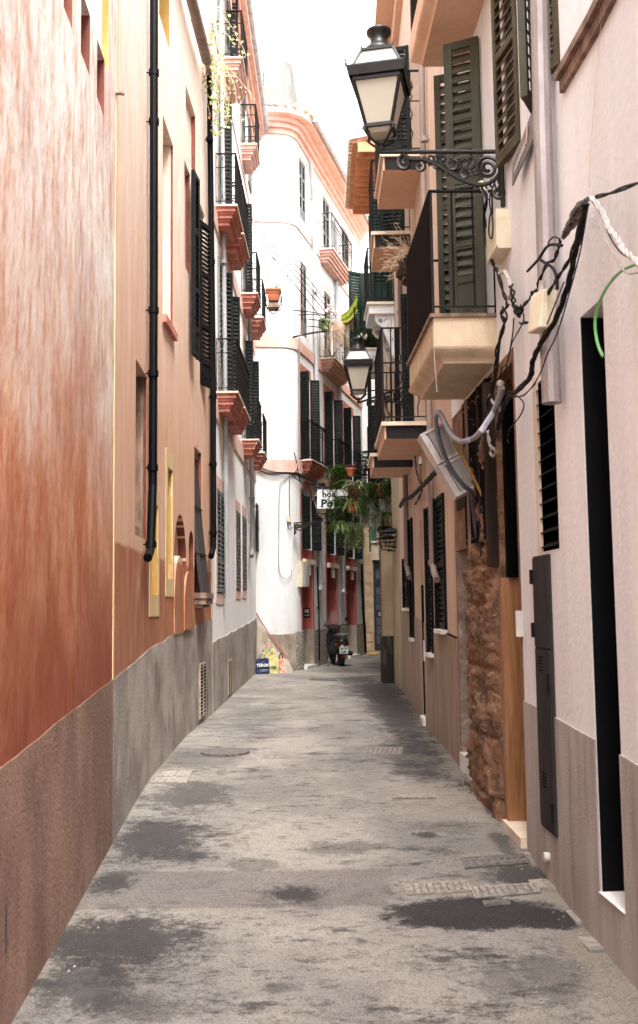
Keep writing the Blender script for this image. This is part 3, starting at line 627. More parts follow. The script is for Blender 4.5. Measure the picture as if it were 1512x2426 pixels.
def vent(W, uvTL, uvBR, par, off=.02, cols=2):
    a, b, c, d = W.rect(uvTL, uvBR); mb = MB(); W.strip(mb, a, b, c, d, off); v = mb.build('vent_grille', MT['dark'], par)
    mb = MB(); W.strip(mb, a-.015, a, c-.02, d+.02, off+.008); W.strip(mb, b, b+.015, c-.02, d+.02, off+.008); W.strip(mb, a, b, d, d+.02, off+.008); W.strip(mb, a, b, c-.02, c, off+.008)
    n = 15
    for k in range(n):
        z = c+(d-c)*(k+.5)/n
        W.strip(mb, a, b, z-.0035, z+.0035, off+.012)
    W.strip(mb, (a+b)/2-.01, (a+b)/2+.01, c, d, off+.014); mb.build('slats', MT['plinth_sand'], v)
vent(WL, (471, 1577), (484, 1690), B)
# ============================================================ LEFT HOUSE C (white, balconies)
C = root('townhouse', 'white house on the left with pink moulded balconies and dark louvred shutters', 'house', (-1.58, 19, 0))
ROOFC = 13.4
slots = [(15.75, 16.8), (17.0, 18.15), (20.35, 21.25), (22.1, 23.05)]
def ty(W, Y):
    for i in range(len(W.d)):
        if W.p[i].y <= Y <= W.p[i+1].y: return W.L[i]+(Y-W.p[i].y)/W.d[i].y
    return W.L[-1]
FL = [(5.03, 2.32), (8.13, 2.3), (11.38, 1.9)]
opsC = []; wins = []
for k, (y0, y1) in enumerate(slots):
    for f, (zf, hh) in enumerate(FL):
        if y0+.1 < 15.07+.05 and False: continue
        o = [ty(WL, y0+.12), ty(WL, y1-.12), zf+.005, zf+hh, .16]; opsC.append(o); wins.append((k, f, o))
low = [WL.rect((512, 1154), (529, 1407)), WL.rect((558, 1207), (568.5, 1399)), WL.rect((573, 1219), (583, 1398)), WL.rect((603, 1194), (610, 1312))]
for o in low: o.append(.08); o[2] = max(o[2], 1.55)
opsC += low; nch = WL.rect((588.5, 1234), (592, 1295)); nch.append(.1); opsC.append(nch)
WL.mesh(tB1+.003, tC1, -1.2, ROOFC, opsC).build('wall', MT['whiteC'], C)
mb = MB(); fC = lin(WL, [(505, 1521), (533, 1506), (580, 1481), (611, 1463)]); WL.strip(mb, tB1+.003, tC1, -1.2, lambda t: fC(t)+.05*noise.noise(Vector((t*2.5, 3, 0))), .014, n=50); mb.build('plinth', MT['plinth_grey'], C)
for z0, z1 in ((4.58, 4.90), (7.7, 8.0), (10.95, 11.2)):
    mb = MB(); WL.strip(mb, tB1+.01, tC1, z0, z1, .025); mb.build('string_course', MT['palepink'], C)
mb = MB()
for o1, za, zb2 in ((.06, 12.9, 13.1), (.12, 13.1, 13.25), (.18, 13.25, 13.4), (.28, 13.4, 13.5)): WL.strip(mb, tB1+.01, tC1+.1, za, zb2, o1)
mb.build('cornice', MT['cornice'], C)
mb = MB(); a = WL.pt(tB1, 13.55, .33); b = WL.pt(tC1+.1, 13.55, .33); mb.tube([a, b], .06, 10)
for k in range(28): p = a+(b-a)*k/27; d = (b-a).normalized(); mb.tube([p-d*.015, p+d*.015], .068, 10)
mb.build('gutter', MT['gpipe'], C)
shC = MT['dshutter']
for k, f, o in wins:
    wn = sunk(WL, o, 'window', MT['dark'], C); t0, t1, z0, z1 = o[:4]; h = z1-z0-.03; wl = (t1-t0)/2
    mb = MB(); leaf(mb, WL.pt(t0, z0+.02, .03), WL.fr(t0)[0], wl, h, .03, .085, (0, .4, .75, 1), .03, panel=.16, tilt=.5); mb.build('shutter', MT['pale_shutter'], wn)
    if f == 0 or (k % 2 == 0 and f == 1) or (k == 1 and f == 2):
        i, n = WL.fr(t1); ang = (n*.92+i*.4).normalized(); mb = MB(); leaf(mb, WL.pt(t1, z0+.02, .02), ang, .16, h, .035, .075, (0, .4, .75, 1), .035, panel=.16); mb.build('shutter', shC, wn)
    else:
        mb = MB(); leaf(mb, WL.pt(t0+wl, z0+.02, .03), WL.fr(t0)[0], wl, h, .03, .085, (0, .4, .75, 1), .03, panel=.16, tilt=.5); mb.build('shutter', MT['pale_shutter'], wn)
    mb = MB(); WL.strip(mb, t0-.1, t0, z0, z1+.14, .012); WL.strip(mb, t1, t1+.1, z0, z1+.14, .012); WL.strip(mb, t0, t1, z1, z1+.14, .012); mb.build('surround', MT['palepink'], wn)
CSTEP = [(.36, .035), (.34, .07), (.30, .05), (.27, .07), (.22, .05), (.20, .10), (.14, .015)]
CSTEP2 = [(.34, .03), (.315, .06), (.285, .04), (.265, .06), (.23, .04), (.21, .06)]
for k, (y0, y1) in enumerate(slots):
    for f in (0, 1, 2):
        if f == 2 and k in (0, 3): continue
        zf = FL[f][0]; t0, t1 = ty(WL, y0)-.04, ty(WL, y1)+.04
        mb = MB(); slab(mb, WL, t0, t1, zf, CSTEP2); sl = mb.build('balcony', MT['pinktrim'] if f < 2 else MT['cornice'], C)  # top floor gets a paler pink: brighter light put into the colour
        mb = MB(); slab(mb, WL, t0-.012, t1+.012, zf+.014, [(.355, .028)]); mb.build('top_slab', MT['cream'], sl)
        mb = MB(); rail_bars(mb, WL, t0, t1, .325, zf+.01, .87, .115, 'gothic', .006, (.72,)); mb.build('railing', MT['rail'], sl)
for j, o in enumerate(low):
    wn = sunk(WL, o, 'window', MT['dark'], C); t0, t1, z0, z1 = o[:4]; mb = MB()
    if j == 3:
        leaf(mb, WL.pt(t0, z0+.02, .05), WL.fr(t0)[0], (t1-t0), z1-z0, .03, .06, (0, .5, 1), .04); mb.build('shutter', shC, wn)
    else:
        wl = (t1-t0)/2
        for q in (0, 1): leaf(mb, WL.pt(t0+wl*q, z0+.02, .008), WL.fr(t0)[0], wl, z1-z0-.03, .03, .075, (0, .3, .62, 1), .035, tilt=.5)
        mb.build('shutter', MT['pale_shutter'], wn)
        mb = MB(); WL.strip(mb, t0-.1, t0, z0-.15, z1+.25, .01); WL.strip(mb, t1, t1+.1, z0-.2, z1+.2, .01); WL.strip(mb, t0, t1, z1, z1+.2, .01); WL.strip(mb, t0, t1, z0-.17, z0, .01); mb.build('surround', MT['palepink'], wn)
sunk(WL, nch, 'niche', MT['dark'], C)
pipe(WL, [(523, -20), (526, 300), (530, 569), (534, 1000), (538, 1416)], .07, .04, MT['gpipe'], C, collars=((526, 300), (530, 620), (533, 960)))
pipe(WL, [(592, 745), (595, 1000), (598, 1250), (598, 1300), (596, 1318)], .08, .05, MT['dkpipe'], C, collars=((595, 1000), (597, 1180)))
vent(WL, (538, 1568), (547, 1638), C, .018)
# ============================================================ CORNER HOUSE D
D = root('townhouse', 'white rounded corner house at the bend with pink bands, balconies and three dark doorways', 'house', (-.5, 25, 0))
ROOFD = 13.95; tDc = ty(WD, 24.75) if False else WD.L[len(cc)-2]; tD1 = WD.L[-1]
def td(u, v): return WD.hit(u, v)[0]
opsD = []; info = []
cols = ((708.5, 741), (767, 797), (813, 841)); colL = []
doors = []
for k, (ua, ub) in enumerate(cols):
    v = 1200; a, b = td(ua+2, v), td(ub-1, v); colL.append((a, b))
    ztop = (3.05, 3.05, 3.05)[k]
    o = [a+.16, b-.05, .13, 2.66, .40]; opsD.append(o); doors.append(o)
    o2 = [a+.12, b-.12, 2.98, 4.58, .18, .30 if k == 0 else 0]; opsD.append(o2); info.append((k, 'arch', o2))
    for f, (z0, hh) in enumerate(((5.22, 2.25), (8.34, 2.05), (11.4, 1.75))):
        if f: o3 = [a+.25, b-.30, z0+(.02 if k == 1 else .15), z0+hh, .12]
        else: o3 = [a+.12, b-.12, z0, z0+hh, .2]
        opsD.append(o3); info.append((k, f, o3))
WD.mesh(0, tD1, -1.2, ROOFD, opsD).build('wall', MT['white'], D)
def dplinth(t0, t1, h, m, off=.015):
    mb = MB(); WD.strip(mb, t0, t1, -1.2, h, off, n=6); return mb.build('plinth', m, D)
dplinth(0, td(701, 1540), lambda t: .93+.01*math.sin(t*8), MT['plinth_sand'])
prevt = td(701, 1540)
for o in doors:
    dplinth(prevt+.002, o[0], .98, MT['plinth_rough'], .02); prevt = o[1]
dplinth(prevt, tD1, 1.02, MT['plinth_rough'], .02)
for z0, z1, h2 in ((4.86, 5.16, .045), (7.97, 8.25, .03), (11.16, 11.42, .03)):
    mb = MB(); WD.strip(mb, 0, tD1, z0, z1, h2); mb.build('string_course', MT['cornice'], D)
mb = MB()
for o1, za, zb2 in ((.05, 13.46, 13.60), (.13, 13.60, 13.72), (.22, 13.72, 13.84), (.42, 13.84, 13.98)): WD.strip(mb, 0, tD1, za, zb2, o1)
mb.build('cornice', MT['cornice'], D)
mb = MB(); ts = []
t = 0
while t < tD1:
    i, n = WD.fr(t); p = WD.pt(t, 14.04, .50); q = WD.pt(t, 14.2, -.3)
    mb.tube([p, q], .066, 7, True); t += .155
mb.build('roof_tiles', MT['tile'], D)
mb = MB(); a = WD.pt(td(702, 300), 13.96, .5); b = WD.pt(tD1, 13.96, .5); mb.tube([a, b], .06, 10)
for k in range(15): p = a+(b-a)*k/14; d = (b-a).normalized(); mb.tube([p-d*.015, p+d*.015], .068, 10)
mb.build('gutter', MT['gpipe'], D)
# attic block with its rounded top and roof railing
mb = MB(); n = 8
rows = []
for z in (13.6, 16.05):
    pr = [Vector((-1.32, 25.2, z)), Vector((-.98, 25.2, z))]+[Vector((-.98+.42*math.sin(math.pi/2*k/6), 25.2+.42*(1-math.cos(math.pi/2*k/6)), z)) for k in range(1, 7)]+[Vector((-.4, 28.5, z)), Vector((-1.32, 28.5, z))]
    rows.append(pr)
mb.grid(rows, cu=True); mb.poly(rows[1]); at = mb.build('attic_block', MT['attic'], D)
mb = MB(); mb.box((-1.50, 25.1, 13.6), (-1.33, 25.6, 15.8)); mb.build('old_parapet', MT['plinth_rough'], D)
mb = MB()
for Y in (26, 27.6, 29.2, 30.8):
    x = -.4+(Y-24.75)*.255+.25; mb.tube([(x, Y, 13.9), (x, Y, 15.0)], .018, 5)
for z in (14.6, 15.0): mb.tube([(-.4+.25, 25.6, z), (1.2+.25, 31.4, z)], .012, 4)
mb.build('roof_railing', MT['gpipe'], D)
for k, kind, o in info:
    m0 = MT['dark']; wn = sunk(WD, o, 'window', m0, D); t0, t1, z0, z1 = o[:4]; h = z1-z0-.03; wl = (t1-t0)/2; i, n = WD.fr(t0)
    if kind == 0 or kind == 'arch':
        mb = MB(); an = (n*.85-i*.25).normalized() if kind == 0 else (n*.5+i*.6).normalized()
        hh = h-(.25 if kind == 'arch' else 0)
        leaf(mb, WD.pt(t0, z0+.02, .02), an, .24, hh, .035, .07, (0, .3, .6, 1), .045, panel=.12); mb.build('shutter', MT['dshutter'], wn)
        mb = MB(); an = (n*.9+i*.45).normalized(); leaf(mb, WD.pt(t1, z0+.02, .02), an, .24, hh, .035, .07, (0, .3, .6, 1), .045, panel=.12); mb.build('shutter', MT['dshutter'], wn)
        if kind == 0:
            mb = MB(); WD.strip(mb, t0+.03, t0+.10, z0, z1, -.05, -.12); mb.build('door_frame', MT['oldwood'], wn)
    else:
        for q in (0, 1):
            mb = MB(); leaf(mb, WD.pt(t0+wl*q, z0+.02, -.02), i, wl-.005, h, .03, .085, (0, .4, .72, 1), .05, panel=.14, tilt=.6); mb.build('shutter', MT['pale_shutter'], wn)
    if kind == 'arch' and k == 0:
        mb = MB(); c, r0 = (t0+t1)/2, (t1-t0)/2; hz = o[5]; zz = z1-hz
        pin = [(t0, z0)]+[(c-r0*math.cos(math.pi*j/12), zz+hz*math.sin(math.pi*j/12)) for j in range(13)]+[(t1, z0)]
        pout = [(t0-.13, z0)]+[(c-(r0+.13)*math.cos(math.pi*j/12), zz+(hz+.17)*math.sin(math.pi*j/12)) for j in range(13)]+[(t1+.13, z0)]
        mb.grid([[WD.pt(t, z, .012) for t, z in pin], [WD.pt(t, z, .012) for t, z in pout]]); mb.build('surround', MT['pinktrim'], wn)
    else:
        w2 = .1; mb = MB(); WD.strip(mb, t0-w2, t0, z0, z1+.22, .012); WD.strip(mb, t1, t1+w2, z0, z1+.22, .012); WD.strip(mb, t0, t1, z1, z1+.22, .012); mb.build('surround', MT['palepink'] if kind in (1, 2) else MT['pinktrim'], wn)
for j, o in enumerate(doors):
    t0, t1, z0, z1 = o[:4]; i, n = WD.fr(t0)
    dr = WD.back(o).build('door', MT['oldwood'], D)
    mb = MB(); mb.ob(WD.pt(t1, 0, 0), i, n, Z, -.006, 0, -.395, -.002, 1.0, z1-.003); mb.build('red_reveal', MT['redtrim'], dr)
    mb = MB(); mb.ob(WD.pt(t1, 0, 0), i, n, Z, -.009, 0, -.395, .018, z0-.2, .998); mb.build('plinth_return', MT['plinth_sand'], dr)
    mb = MB(); WD.strip(mb, t0-.13, t0, 1.0, z1+.35, .008); WD.strip(mb, t1, t1+.10, 1.0, z1+.35, .008); WD.strip(mb, t0, t1, z1, z1+.35, .008); mb.build('surround', MT['redtrim'], dr)
    mb = MB(); WD.strip(mb, t0-.02, t1+.02, -.1, z0-.003, .10, -.4); mb.build('step', MT['marble'], dr)
    mb = MB(); WD.strip(mb, t0, t1, z1-.02, z1+.10, .09, -.05); mb.ob(WD.pt((t0+t1)/2, 0, 0), i, n, Z, -.06, .06, 0, .08, z1-.30, z1-.02); mb.build('lintel', MT['cream'], dr)
    mb = MB(); WD.strip(mb, t0+.1, t1-.1, z0+.1, 2.0, -.37, -.39); mb.build('panel', MT['cabinet'], dr)
    if j == 2:
        mb = MB(); WD.strip(mb, t0, t1, 1.95, 2.02, -.25, -.3); WD.strip(mb, t0, t1, 2.3, 2.33, -.25, -.3); WD.strip(mb, (t0+t1)/2-.02, (t0+t1)/2+.02, 1.95, z1, -.25, -.3); mb.build('transom', MT['cream'], dr)
    if j == 0:
        mb = MB(); i2, n2 = WD.fr(t1); p = WD.pt(t1-.006, 1.42, -.16); mb.ob(p, n2, i2, Z, -.09, .09, -.02, 0, -.12, .12); ic = mb.build('intercom', MT['iron'], dr)
        mb = MB(); mb.ob(p, n2, i2, Z, -.06, .06, -.024, -.02, .0, .09)
        for q in range(3): mb.ob(p, n2, i2, Z, -.06+.045*q, -.03+.045*q, -.026, -.02, -.08, -.04)
        mb.build('buttons', MT['boxpale'], ic)
CS = [(.40, .03), (.375, .06), (.34, .05), (.31, .07), (.26, .06), (.22, .04)]
CSD = [(.40, .03), (.36, .07), (.31, .06), (.26, .08), (.20, .06)]
balD = [(711, 1090, 748, 5.20, .32, 'gothic', 1.0), (779, 1110, 806, 5.20, .32, 'gothic', 1.0), (822, 1115, 846, 5.20, .32, 'plain', 1.0),
        (758, 845, 803, 8.30, .42, 'plainloop', .95), (754, 578, 803, 11.36, .42, 'plainloop', 1.0)]
for ua, v, ub, z, pr, st, rh in balD:
    t0, t1 = td(ua, v), td(ub, v); mb = MB(); sc = pr/.40
    slab(mb, WD, t0, t1, z, [(p*sc, q) for p, q in CSD]); sl = mb.build('balcony', MT['cornice'] if z > 6 else MT['pinktrim'], D)  # upper balconies paler: the stronger light up there is in the colour
    mb = MB(); slab(mb, WD, t0-.012, t1+.012, z+.014, [(pr+.012, .026)]); mb.build('top_slab', MT['cream'], sl)
    mb = MB(); rail_bars(mb, WD, t0, t1, pr-.03, z+.01, rh, .11 if z < 6 else .13, st, .007, (.75,) if z > 6 else (.8,)); mb.build('railing', MT['rail'], sl)
pipe(WD, [(736, 380), (742, 470), (747, 700), (750, 900), (752, 1100)], .09, .055, MT['gpipe'], D, collars=((742, 470), (746, 690)))
pipe(WD, [(752, 1120), (756, 1250), (760, 1385), (759, 1399)], .09, .055, MT['gpipe'], D, collars=((755, 1220), (758, 1310)))
pipe(WD, [(795, 520), (799, 760), (803, 900), (812, 1322), (815, 1395), (812, 1405)], .08, .05, MT['gpipe'], D, collars=((799, 700),))
pipe(WD, [(709, 800), (709, 1000), (710, 1085)], .05, .022, MT['wpipe'], D, 'conduit', collars=((709, 900),))
pipe(WD, [(857, 1335), (861, 1440), (867, 1545)], .05, .035, MT['bpipe'], D, collars=((861, 1440),))
pipe(WD, [(752, 1342), (756, 1460), (757, 1565)], .05, .018, MT['bpipe'], D, 'conduit', collars=((755, 1440),))
# cable box, meter box, bulk of rough plaster at the corner
mb = MB(); a, b, c, d = WD.rect((704, 1330), (721, 1391)); WD.strip(mb, a, b, c, d, .14); o_ = one('meter_cabinet', mb, MT['boxcream'], 'cream meter cabinet on the rounded white corner beside the first red doorway', 'cabinet', bevel=.008)
mb = MB(); WD.strip(mb, a+.03, b-.03, c+.05, d-.05, .146, .138); mb2 = mb; d_ = mb2.build('door', MT['boxpale'], None); d_.data.transform(Matrix.Translation(-o_.location)); d_.parent = o_
pts = []
xs = [(-1.56, 1.32), (-1.40, 1.12), (-1.22, .86), (-1.05, .60), (-.88, .40), (-.74, .26), (-.66, .05)]
mb = MB(); rows = []
for r in range(7):
    y = 24.12-.55*r/6; row = []
    for x, h in xs:
        hh = max(.0, h*(1-(r/6)**1.6)); row.append(Vector((x+.03*noise.noise(Vector((x*5, y*5, 1))), y+.05*noise.noise(Vector((x*4, hh*4, 3))), .03+hh+.03*noise.noise(Vector((x*7, y*7, 2))))))
    rows.append(row)
mb.grid(rows); k = rows[0]; mb.poly([Vector((p.x, p.y, -.2)) for p in (k[-1],)]+[p for p in reversed(k)]+[Vector((k[0].x, k[0].y, -.2))])
mb.poly([r[-1] for r in rows]+[Vector((-.66, 23.5, -.2)), Vector((-.66, 24.1, -.2))])
o_ = mb.build('corner_buttress', MT['plinth_sand'], D)
mb = MB(); mb.tube([(-1.57, 24.02, 1.50), (-1.4, 24.0, 1.20), (-1.22, 23.98, .92), (-1.05, 23.97, .68), (-.88, 23.96, .46), (-.8, 23.96, .36)], .016, 5); mb.build('red_edge', MT['redtrim'], D)
# ============================================================ E far end of the lane
E_ = root('townhouse', 'yellow sandstone house closing the lane with a dark blue glazed door', 'house', (3, 32.5, 0))
tq = WE.hit(866, 1450)[0]
oE = WE.rect((884, 1327), (912, 1543)); oE[2] = .12; oE.append(.15); oE2 = WE.rect((873, 1192), (893, 1307)); oE2.append(.1)
WE.mesh(0, 2.8, -1.2, 5.3, [oE, oE2]).build('wall', MT['sandstone'], E_)
mb = MB(); z = .9
for k in range(14): WE.strip(mb, WE.hit(869, 1450)[0], oE[0]-.05, .12+.31*k, .12+.31*k+.27, .03)
mb.build('quoin', MT['sandstone'], E_)
mb = MB(); WE.strip(mb, oE[0]-.05, oE[1]+.3, oE[3], oE[3]+.5, .05); WE.strip(mb, oE[0]-.05, oE[1]+.3, oE[3]+.55, oE[3]+.62, .10); mb.build('lintel', MT['cream'], E_)
WE2 = Wall([(1.40, 32.45), (4.2, 32.45)], 'L')
WE2.mesh(0, 2.8, 5.3, 12.6, []).build('upper_wall', MT['white'], E_)
MT['bluedoor'] = mat('dark_blue_paint', (.030, .040, .050), (.02, .028, .036), 5, rough=.4)
dr = sunk(WE, oE, 'door', MT['bluedoor'], E_)
mb = MB(); w_ = oE[1]-oE[0]
for q0, q1 in ((.18, .85),):
    for z0, z1 in ((.35, .62), (.66, .92), (.96, 1.18), (1.45, 1.62), (1.66, 1.9), (1.94, 2.16), (2.45, 2.75)):
        WE.strip(mb, oE[0]+w_*.28, oE[0]+w_*.95, z0, z1, -.135, -.16)
mb.build('glass_pane', MT['glass'], dr)
mb = MB(); WE.strip(mb, oE[0]+w_*.5, oE[1], 1.25, 1.36, -.12, -.16); mb.build('letter_box', MT['boxpale'], dr)
wn = sunk(WE, oE2, 'window', MT['dark'], E_); mb = MB(); leaf(mb, WE.pt(oE2[0], oE2[2], .02), Vector((1, 0, 0)), oE2[1]-oE2[0], oE2[3]-oE2[2], .03, .07, (0, .5, 1)); mb.build('shutter', MT['eshutter'], wn)
# ============================================================ F house beyond on the right
F_ = root('townhouse', 'ochre house on the right beyond the peach one with planted balconies and orange eaves', 'house', (1.6, 21, 0))
ROOFF = 10.9
tFd = ty(WF, 21.5)
oF1 = [ty(WF, 22.9), ty(WF, 24.3), 7.56, 9.9, .15]; oF2 = [ty(WF, 20.5), ty(WF, 21.6), 3.78, 6.0, .15]; oF3 = [ty(WF, 22.9), ty(WF, 24.2), 3.78, 6.0, .15]; oF4 = [ty(WF, 18.55), ty(WF, 19.35), 7.3, 9.4, .15]
WF.mesh(0, WF.L[-1], -1.2, ROOFF, [oF1, oF2, oF3, oF4]).build('wall', MT['ochrewall'], F_)
for o, mm in ((oF1, 'gshutter'), (oF2, 'gshutter'), (oF3, 'eshutter'), (oF4, 'gshutter')):
    wn = sunk(WF, o, 'window', MT['dark'], F_); i, n = WF.fr(o[0]); wl = (o[1]-o[0])/2; h = o[3]-o[2]-.03
    if o is oF4:
        for q in (o[0], o[1]): mb = MB(); leaf(mb, WF.pt(q, o[2]+.02, .02), n, .38, h, .035, .07, (0, .35, .65, 1), .05, panel=.15); mb.build('shutter', MT[mm], wn)
    else:
        a = WF.pt(o[1], o[2]+.02, .02)
        if o is not oF1:
            mb = MB(); leaf(mb, a, (n*.9+i*.3).normalized(), .34, h, .035, .07, (0, .35, .65, 1), .06, panel=.15); mb.build('shutter', MT['dshutter'], wn); continue
        mb = MB(); leaf(mb, a, n, .42, h, .035, .07, (0, .35, .65, 1), .06, panel=.15); mb.build('shutter', MT[mm], wn)
        mb = MB(); leaf(mb, a+n*.42, (n*.85-i*.5), .36, h, .035, .07, (0, .35, .65, 1), .06, panel=.15); mb.build('shutter', MT[mm], wn)
# projecting portal piers
mb = MB(); mb.box((1.235, 20.05, -.3), (1.50, 20.6, 3.45)); mb.box((1.50, 20.25, -.3), (1.70, 20.9, 3.45)); mb.build('portal_pier', MT['ochrewall'], F_)
mb = MB(); mb.box((1.222, 20.035, -.3), (1.497, 20.62, .98)); mb.box((1.503, 20.235, -.3), (1.70, 20.85, .86)); mb.build('pier_base', MT['ochredark'], F_)
mb = MB(); mb.box((1.20, 20.0, 3.10), (1.52, 20.62, 3.18)); mb.build('pier_cap', MT['ochredark'], F_)
mb = MB()
for k in range(46): mb.box((1.205+.0*k, 20.02, 1.0+.045*k), (1.236, 20.05, 1.02+.045*k))
mb.box((1.2, 20.02, 1.0), (1.207, 20.05, 3.05)); mb.build('edge_trim', MT['iron'], F_)
mb = MB(); rng = (ty(WF, 19.5), ty(WF, 22.7))
WF.strip(mb, rng[0], rng[1]+.2, 10.98, 11.02, .68); mb.build('eave_boards', MT['rafter'], F_)
for k in range(13):
    t = rng[0]+(rng[1]-rng[0])*k/12; i, n = WF.fr(t); mb = MB()
    mb.ob(WF.pt(t, 0, 0), i, n, Z, -.035, .035, 0, .58, 10.78, 10.976); k0 = len(mb.v)
    mb.v[-8+1] = mb.v[-8+1]; mb.build('rafter', MT['rafter'], F_)
mb = MB(); t = rng[0]
while t < rng[1]+.2:
    mb.tube([WF.pt(t, 11.06, .76), WF.pt(t, 11.28, -.3)], .07, 6); t += .16
mb.build('roof_tiles', MT['tile'], F_)
LS = [(.5, .05), (.46, .05), (.42, .12)]
def gbal(W, W_root, Y0, Y1, pr, ztop, th, m_s, endshade, style, rh=1.0, lip=.05, sp=.12, mids=(.62,), side=True, inset=.05):
    t0, t1 = ty(W, Y0), ty(W, Y1); mb = MB(); slab(mb, W, t0+.04, t1-.04, ztop-lip, [(pr-.04, th-lip)]); sl = mb.build('balcony', m_s, W_root)
    mb = MB(); slab(mb, W, t0, t1, ztop, [(pr, lip)]); mb.build('top_slab', MT['cream'], sl)
    if endshade:
        mb = MB(); i, n = W.fr(t0); mb.ob(W.pt(t0+.04, 0, 0), i, n, Z, -.012, -.002, .0, pr-.06, ztop-th+.004, ztop-lip-.004); mb.build('end_shade', MT['fasciashade'], sl)  # dark sheet standing in for shade on the slab's near end
    mb = MB(); rail_bars(mb, W, t0+.03, t1-.03, pr-.03, ztop+.01, rh, sp, style, .008, mids); mb.build('railing', MT['rail'], sl)
    return sl
gbal(WF, F_, 22.6, 24.6, .62, 7.54, .30, MT['white'], False, 'gothic', .95, .04, .14)
gbal(WF, F_, 20.3, 21.8, .40, 3.76, .20, MT['white'], False, 'plain', .95, .04, .14)
gbal(WF, F_, 22.6, 24.2, .60, 3.76, .26, MT['white'], False, 'plain', .95, .04, .14)
b3 = gbal(WF, F_, 18.4, 19.5, .52, 7.32, .22, MT['white'], False, 'gothic', 1.05, .05, .13)
for q, tt in enumerate((ty(WF, 18.5), ty(WF, 19.3))):
    i, n = WF.fr(tt); mb = MB()
    pr = [(0, 7.10), (.36, 7.10), (.36, 6.99), (.30, 6.91), (.24, 6.87), (.18, 6.73), (.10, 6.53), (.05, 6.32), (0, 6.25)]
    a = [WF.pt(tt, z, f) for f, z in pr]; b = [p+i*.12 for p in a]; mb.poly(a); mb.poly(b[::-1]); mb.grid([a, b], cv=False); br = mb.build('bracket', MT['white'], b3)
    mb = MB(); c = WF.pt(tt-.004, 6.97, .26); sp = [c+n*(.045*math.cos(s)*(1-s/14))+Z*(.045*math.sin(s)*(1-s/14)) for s in [x*.6 for x in range(20)]]; mb.tube(sp, .005, 4)
    mb.tube([WF.pt(tt-.004, z, f) for f, z in ((.20, 6.95), (.16, 7.01), (.06, 7.01), (.06, 6.77), (.12, 6.77), (.12, 6.92))], .005, 4)
    mb.tube([WF.pt(tt-.004, 6.61+.05*math.sin(s)*(1-s/9), .06+.03*math.cos(s)) for s in [x*.7 for x in range(12)]], .005, 4); mb.build('scroll', MT['cabinet'], b3)
# ============================================================ G peach house
Gh = root('townhouse', 'peach plaster house on the right with dark framed windows and an arched doorway', 'house', (1.45, 14, 0))
ROOFG = 11.4
oG1 = WR.rect((1035, 1190), (1060, 1492)); oG2 = WR.rect((1013, 1212), (1030, 1548)); oG3 = WR.rect((973, 1238), (984, 1512)); oG4 = WR.rect((959, 1330), (969, 1440))
oGd = WR.rect((994, 1232), (1011, 1700)); oGd[2] = .10; oGd += [.08, .9]
for o in (oG1, oG2, oG3, oG4): o.append(.16)
upG = []
for y0, y1, z0 in ((12.5, 13.6, 7.3), (14.4, 15.25, 7.0), (12.7, 14.2, 3.84), (15.0, 15.9, 3.8)):
    upG.append([ty(WR, y0), ty(WR, y1), z0, z0+2.3, .15])
WR.mesh(tH1, tG1, -1.2, ROOFG, [oG1, oG2, oG3, oG4, oGd]+upG).build('wall', MT['orange'], Gh)
mb = MB(); fG = lin(WR, [(954, 1440), (1082, 1512)]); segs = [tH1]+sorted([x for o in (oGd,) for x in (o[0], o[1])])+[tG1]
WR.strip(mb, tH1, oGd[0], -1.2, lambda t: min(fG(t), 9), .012); WR.strip(mb, oGd[1], tG1, -1.2, lambda t: fG(t), .012); 
# keep the sill openings clear of the base band
mbp = MB()
def gband(a, b):
    ws = sorted([o for o in (oG1, oG2, oG3, oG4)], key=lambda o: o[0]); cur = a
    for o in ws:
        if o[1] <= a or o[0] >= b: continue
        if o[0] > cur: WR.strip(mbp, cur, o[0], -1.2, fG, .012)
        WR.strip(mbp, o[0], o[1], -1.2, min(o[2]-.0, fG((o[0]+o[1])/2)), .012); cur = o[1]
    if cur < b: WR.strip(mbp, cur, b, -1.2, fG, .012)
gband(tH1, oGd[0]); gband(oGd[1], tG1); mbp.build('plinth', MT['orangeplinth'], Gh)
mb = MB(); WR.strip(mb, tH1, oG1[0]-.05, lambda t: fG(t)+.002, lambda t: fG(t)+.014, .018); WR.strip(mb, oG1[1]+.05, oG2[0]-.03, lambda t: fG(t)+.002, lambda t: fG(t)+.014, .018); mb.build('groove', MT['dark'], Gh)
for o in (oG1, oG2, oG3, oG4):
    wn = sunk(WR, o, 'window', MT['dark'], Gh); t0, t1, z0, z1 = o[:4]
    mb = MB(); WR.strip(mb, t0-.03, t0, z0, z1+.04, .03); WR.strip(mb, t1, t1+.05, z0, z1+.04, .05); WR.strip(mb, t0, t1, z1, z1+.04, .03); mb.build('frame', MT['black'], wn)
    mb = MB(); leaf(mb, WR.pt(t0, z0+.01, .0), WR.fr(t0)[0], t1-t0, z1-z0-.02, .03, .06, (0, .5, 1), .05, tilt=.7); mb.build('shutter', MT['dshutter'], wn)
    mb = MB(); WR.strip(mb, t0-.03, t1+.04, z0-.05, z0-.004, .07); mb.build('sill', MT['marble'], wn)
dr = sunk(WR, oGd, 'door', MT['dark'], Gh); mb = MB(); i, n = WR.fr(oGd[1]); mb.ob(WR.pt(oGd[1], 0, 0), i, n, Z, -.006, .0, -.079, -.001, oGd[2], oGd[3]-.9); mb.build('jamb', MT['black'], dr); mb = MB(); WR.strip(mb, oGd[0]-.01, oGd[1]+.02, -.2, .095, .05, -.3); mb.build('step', MT['marble'], dr)
mb = MB(); t = oGd[0]-.10; WR.strip(mb, t-.03, t+.03, WR.hit(1000, 1560)[1], WR.hit(1000, 1514)[1]+.0, .03); mb.build('house_plate', MT['boxpale'], Gh)
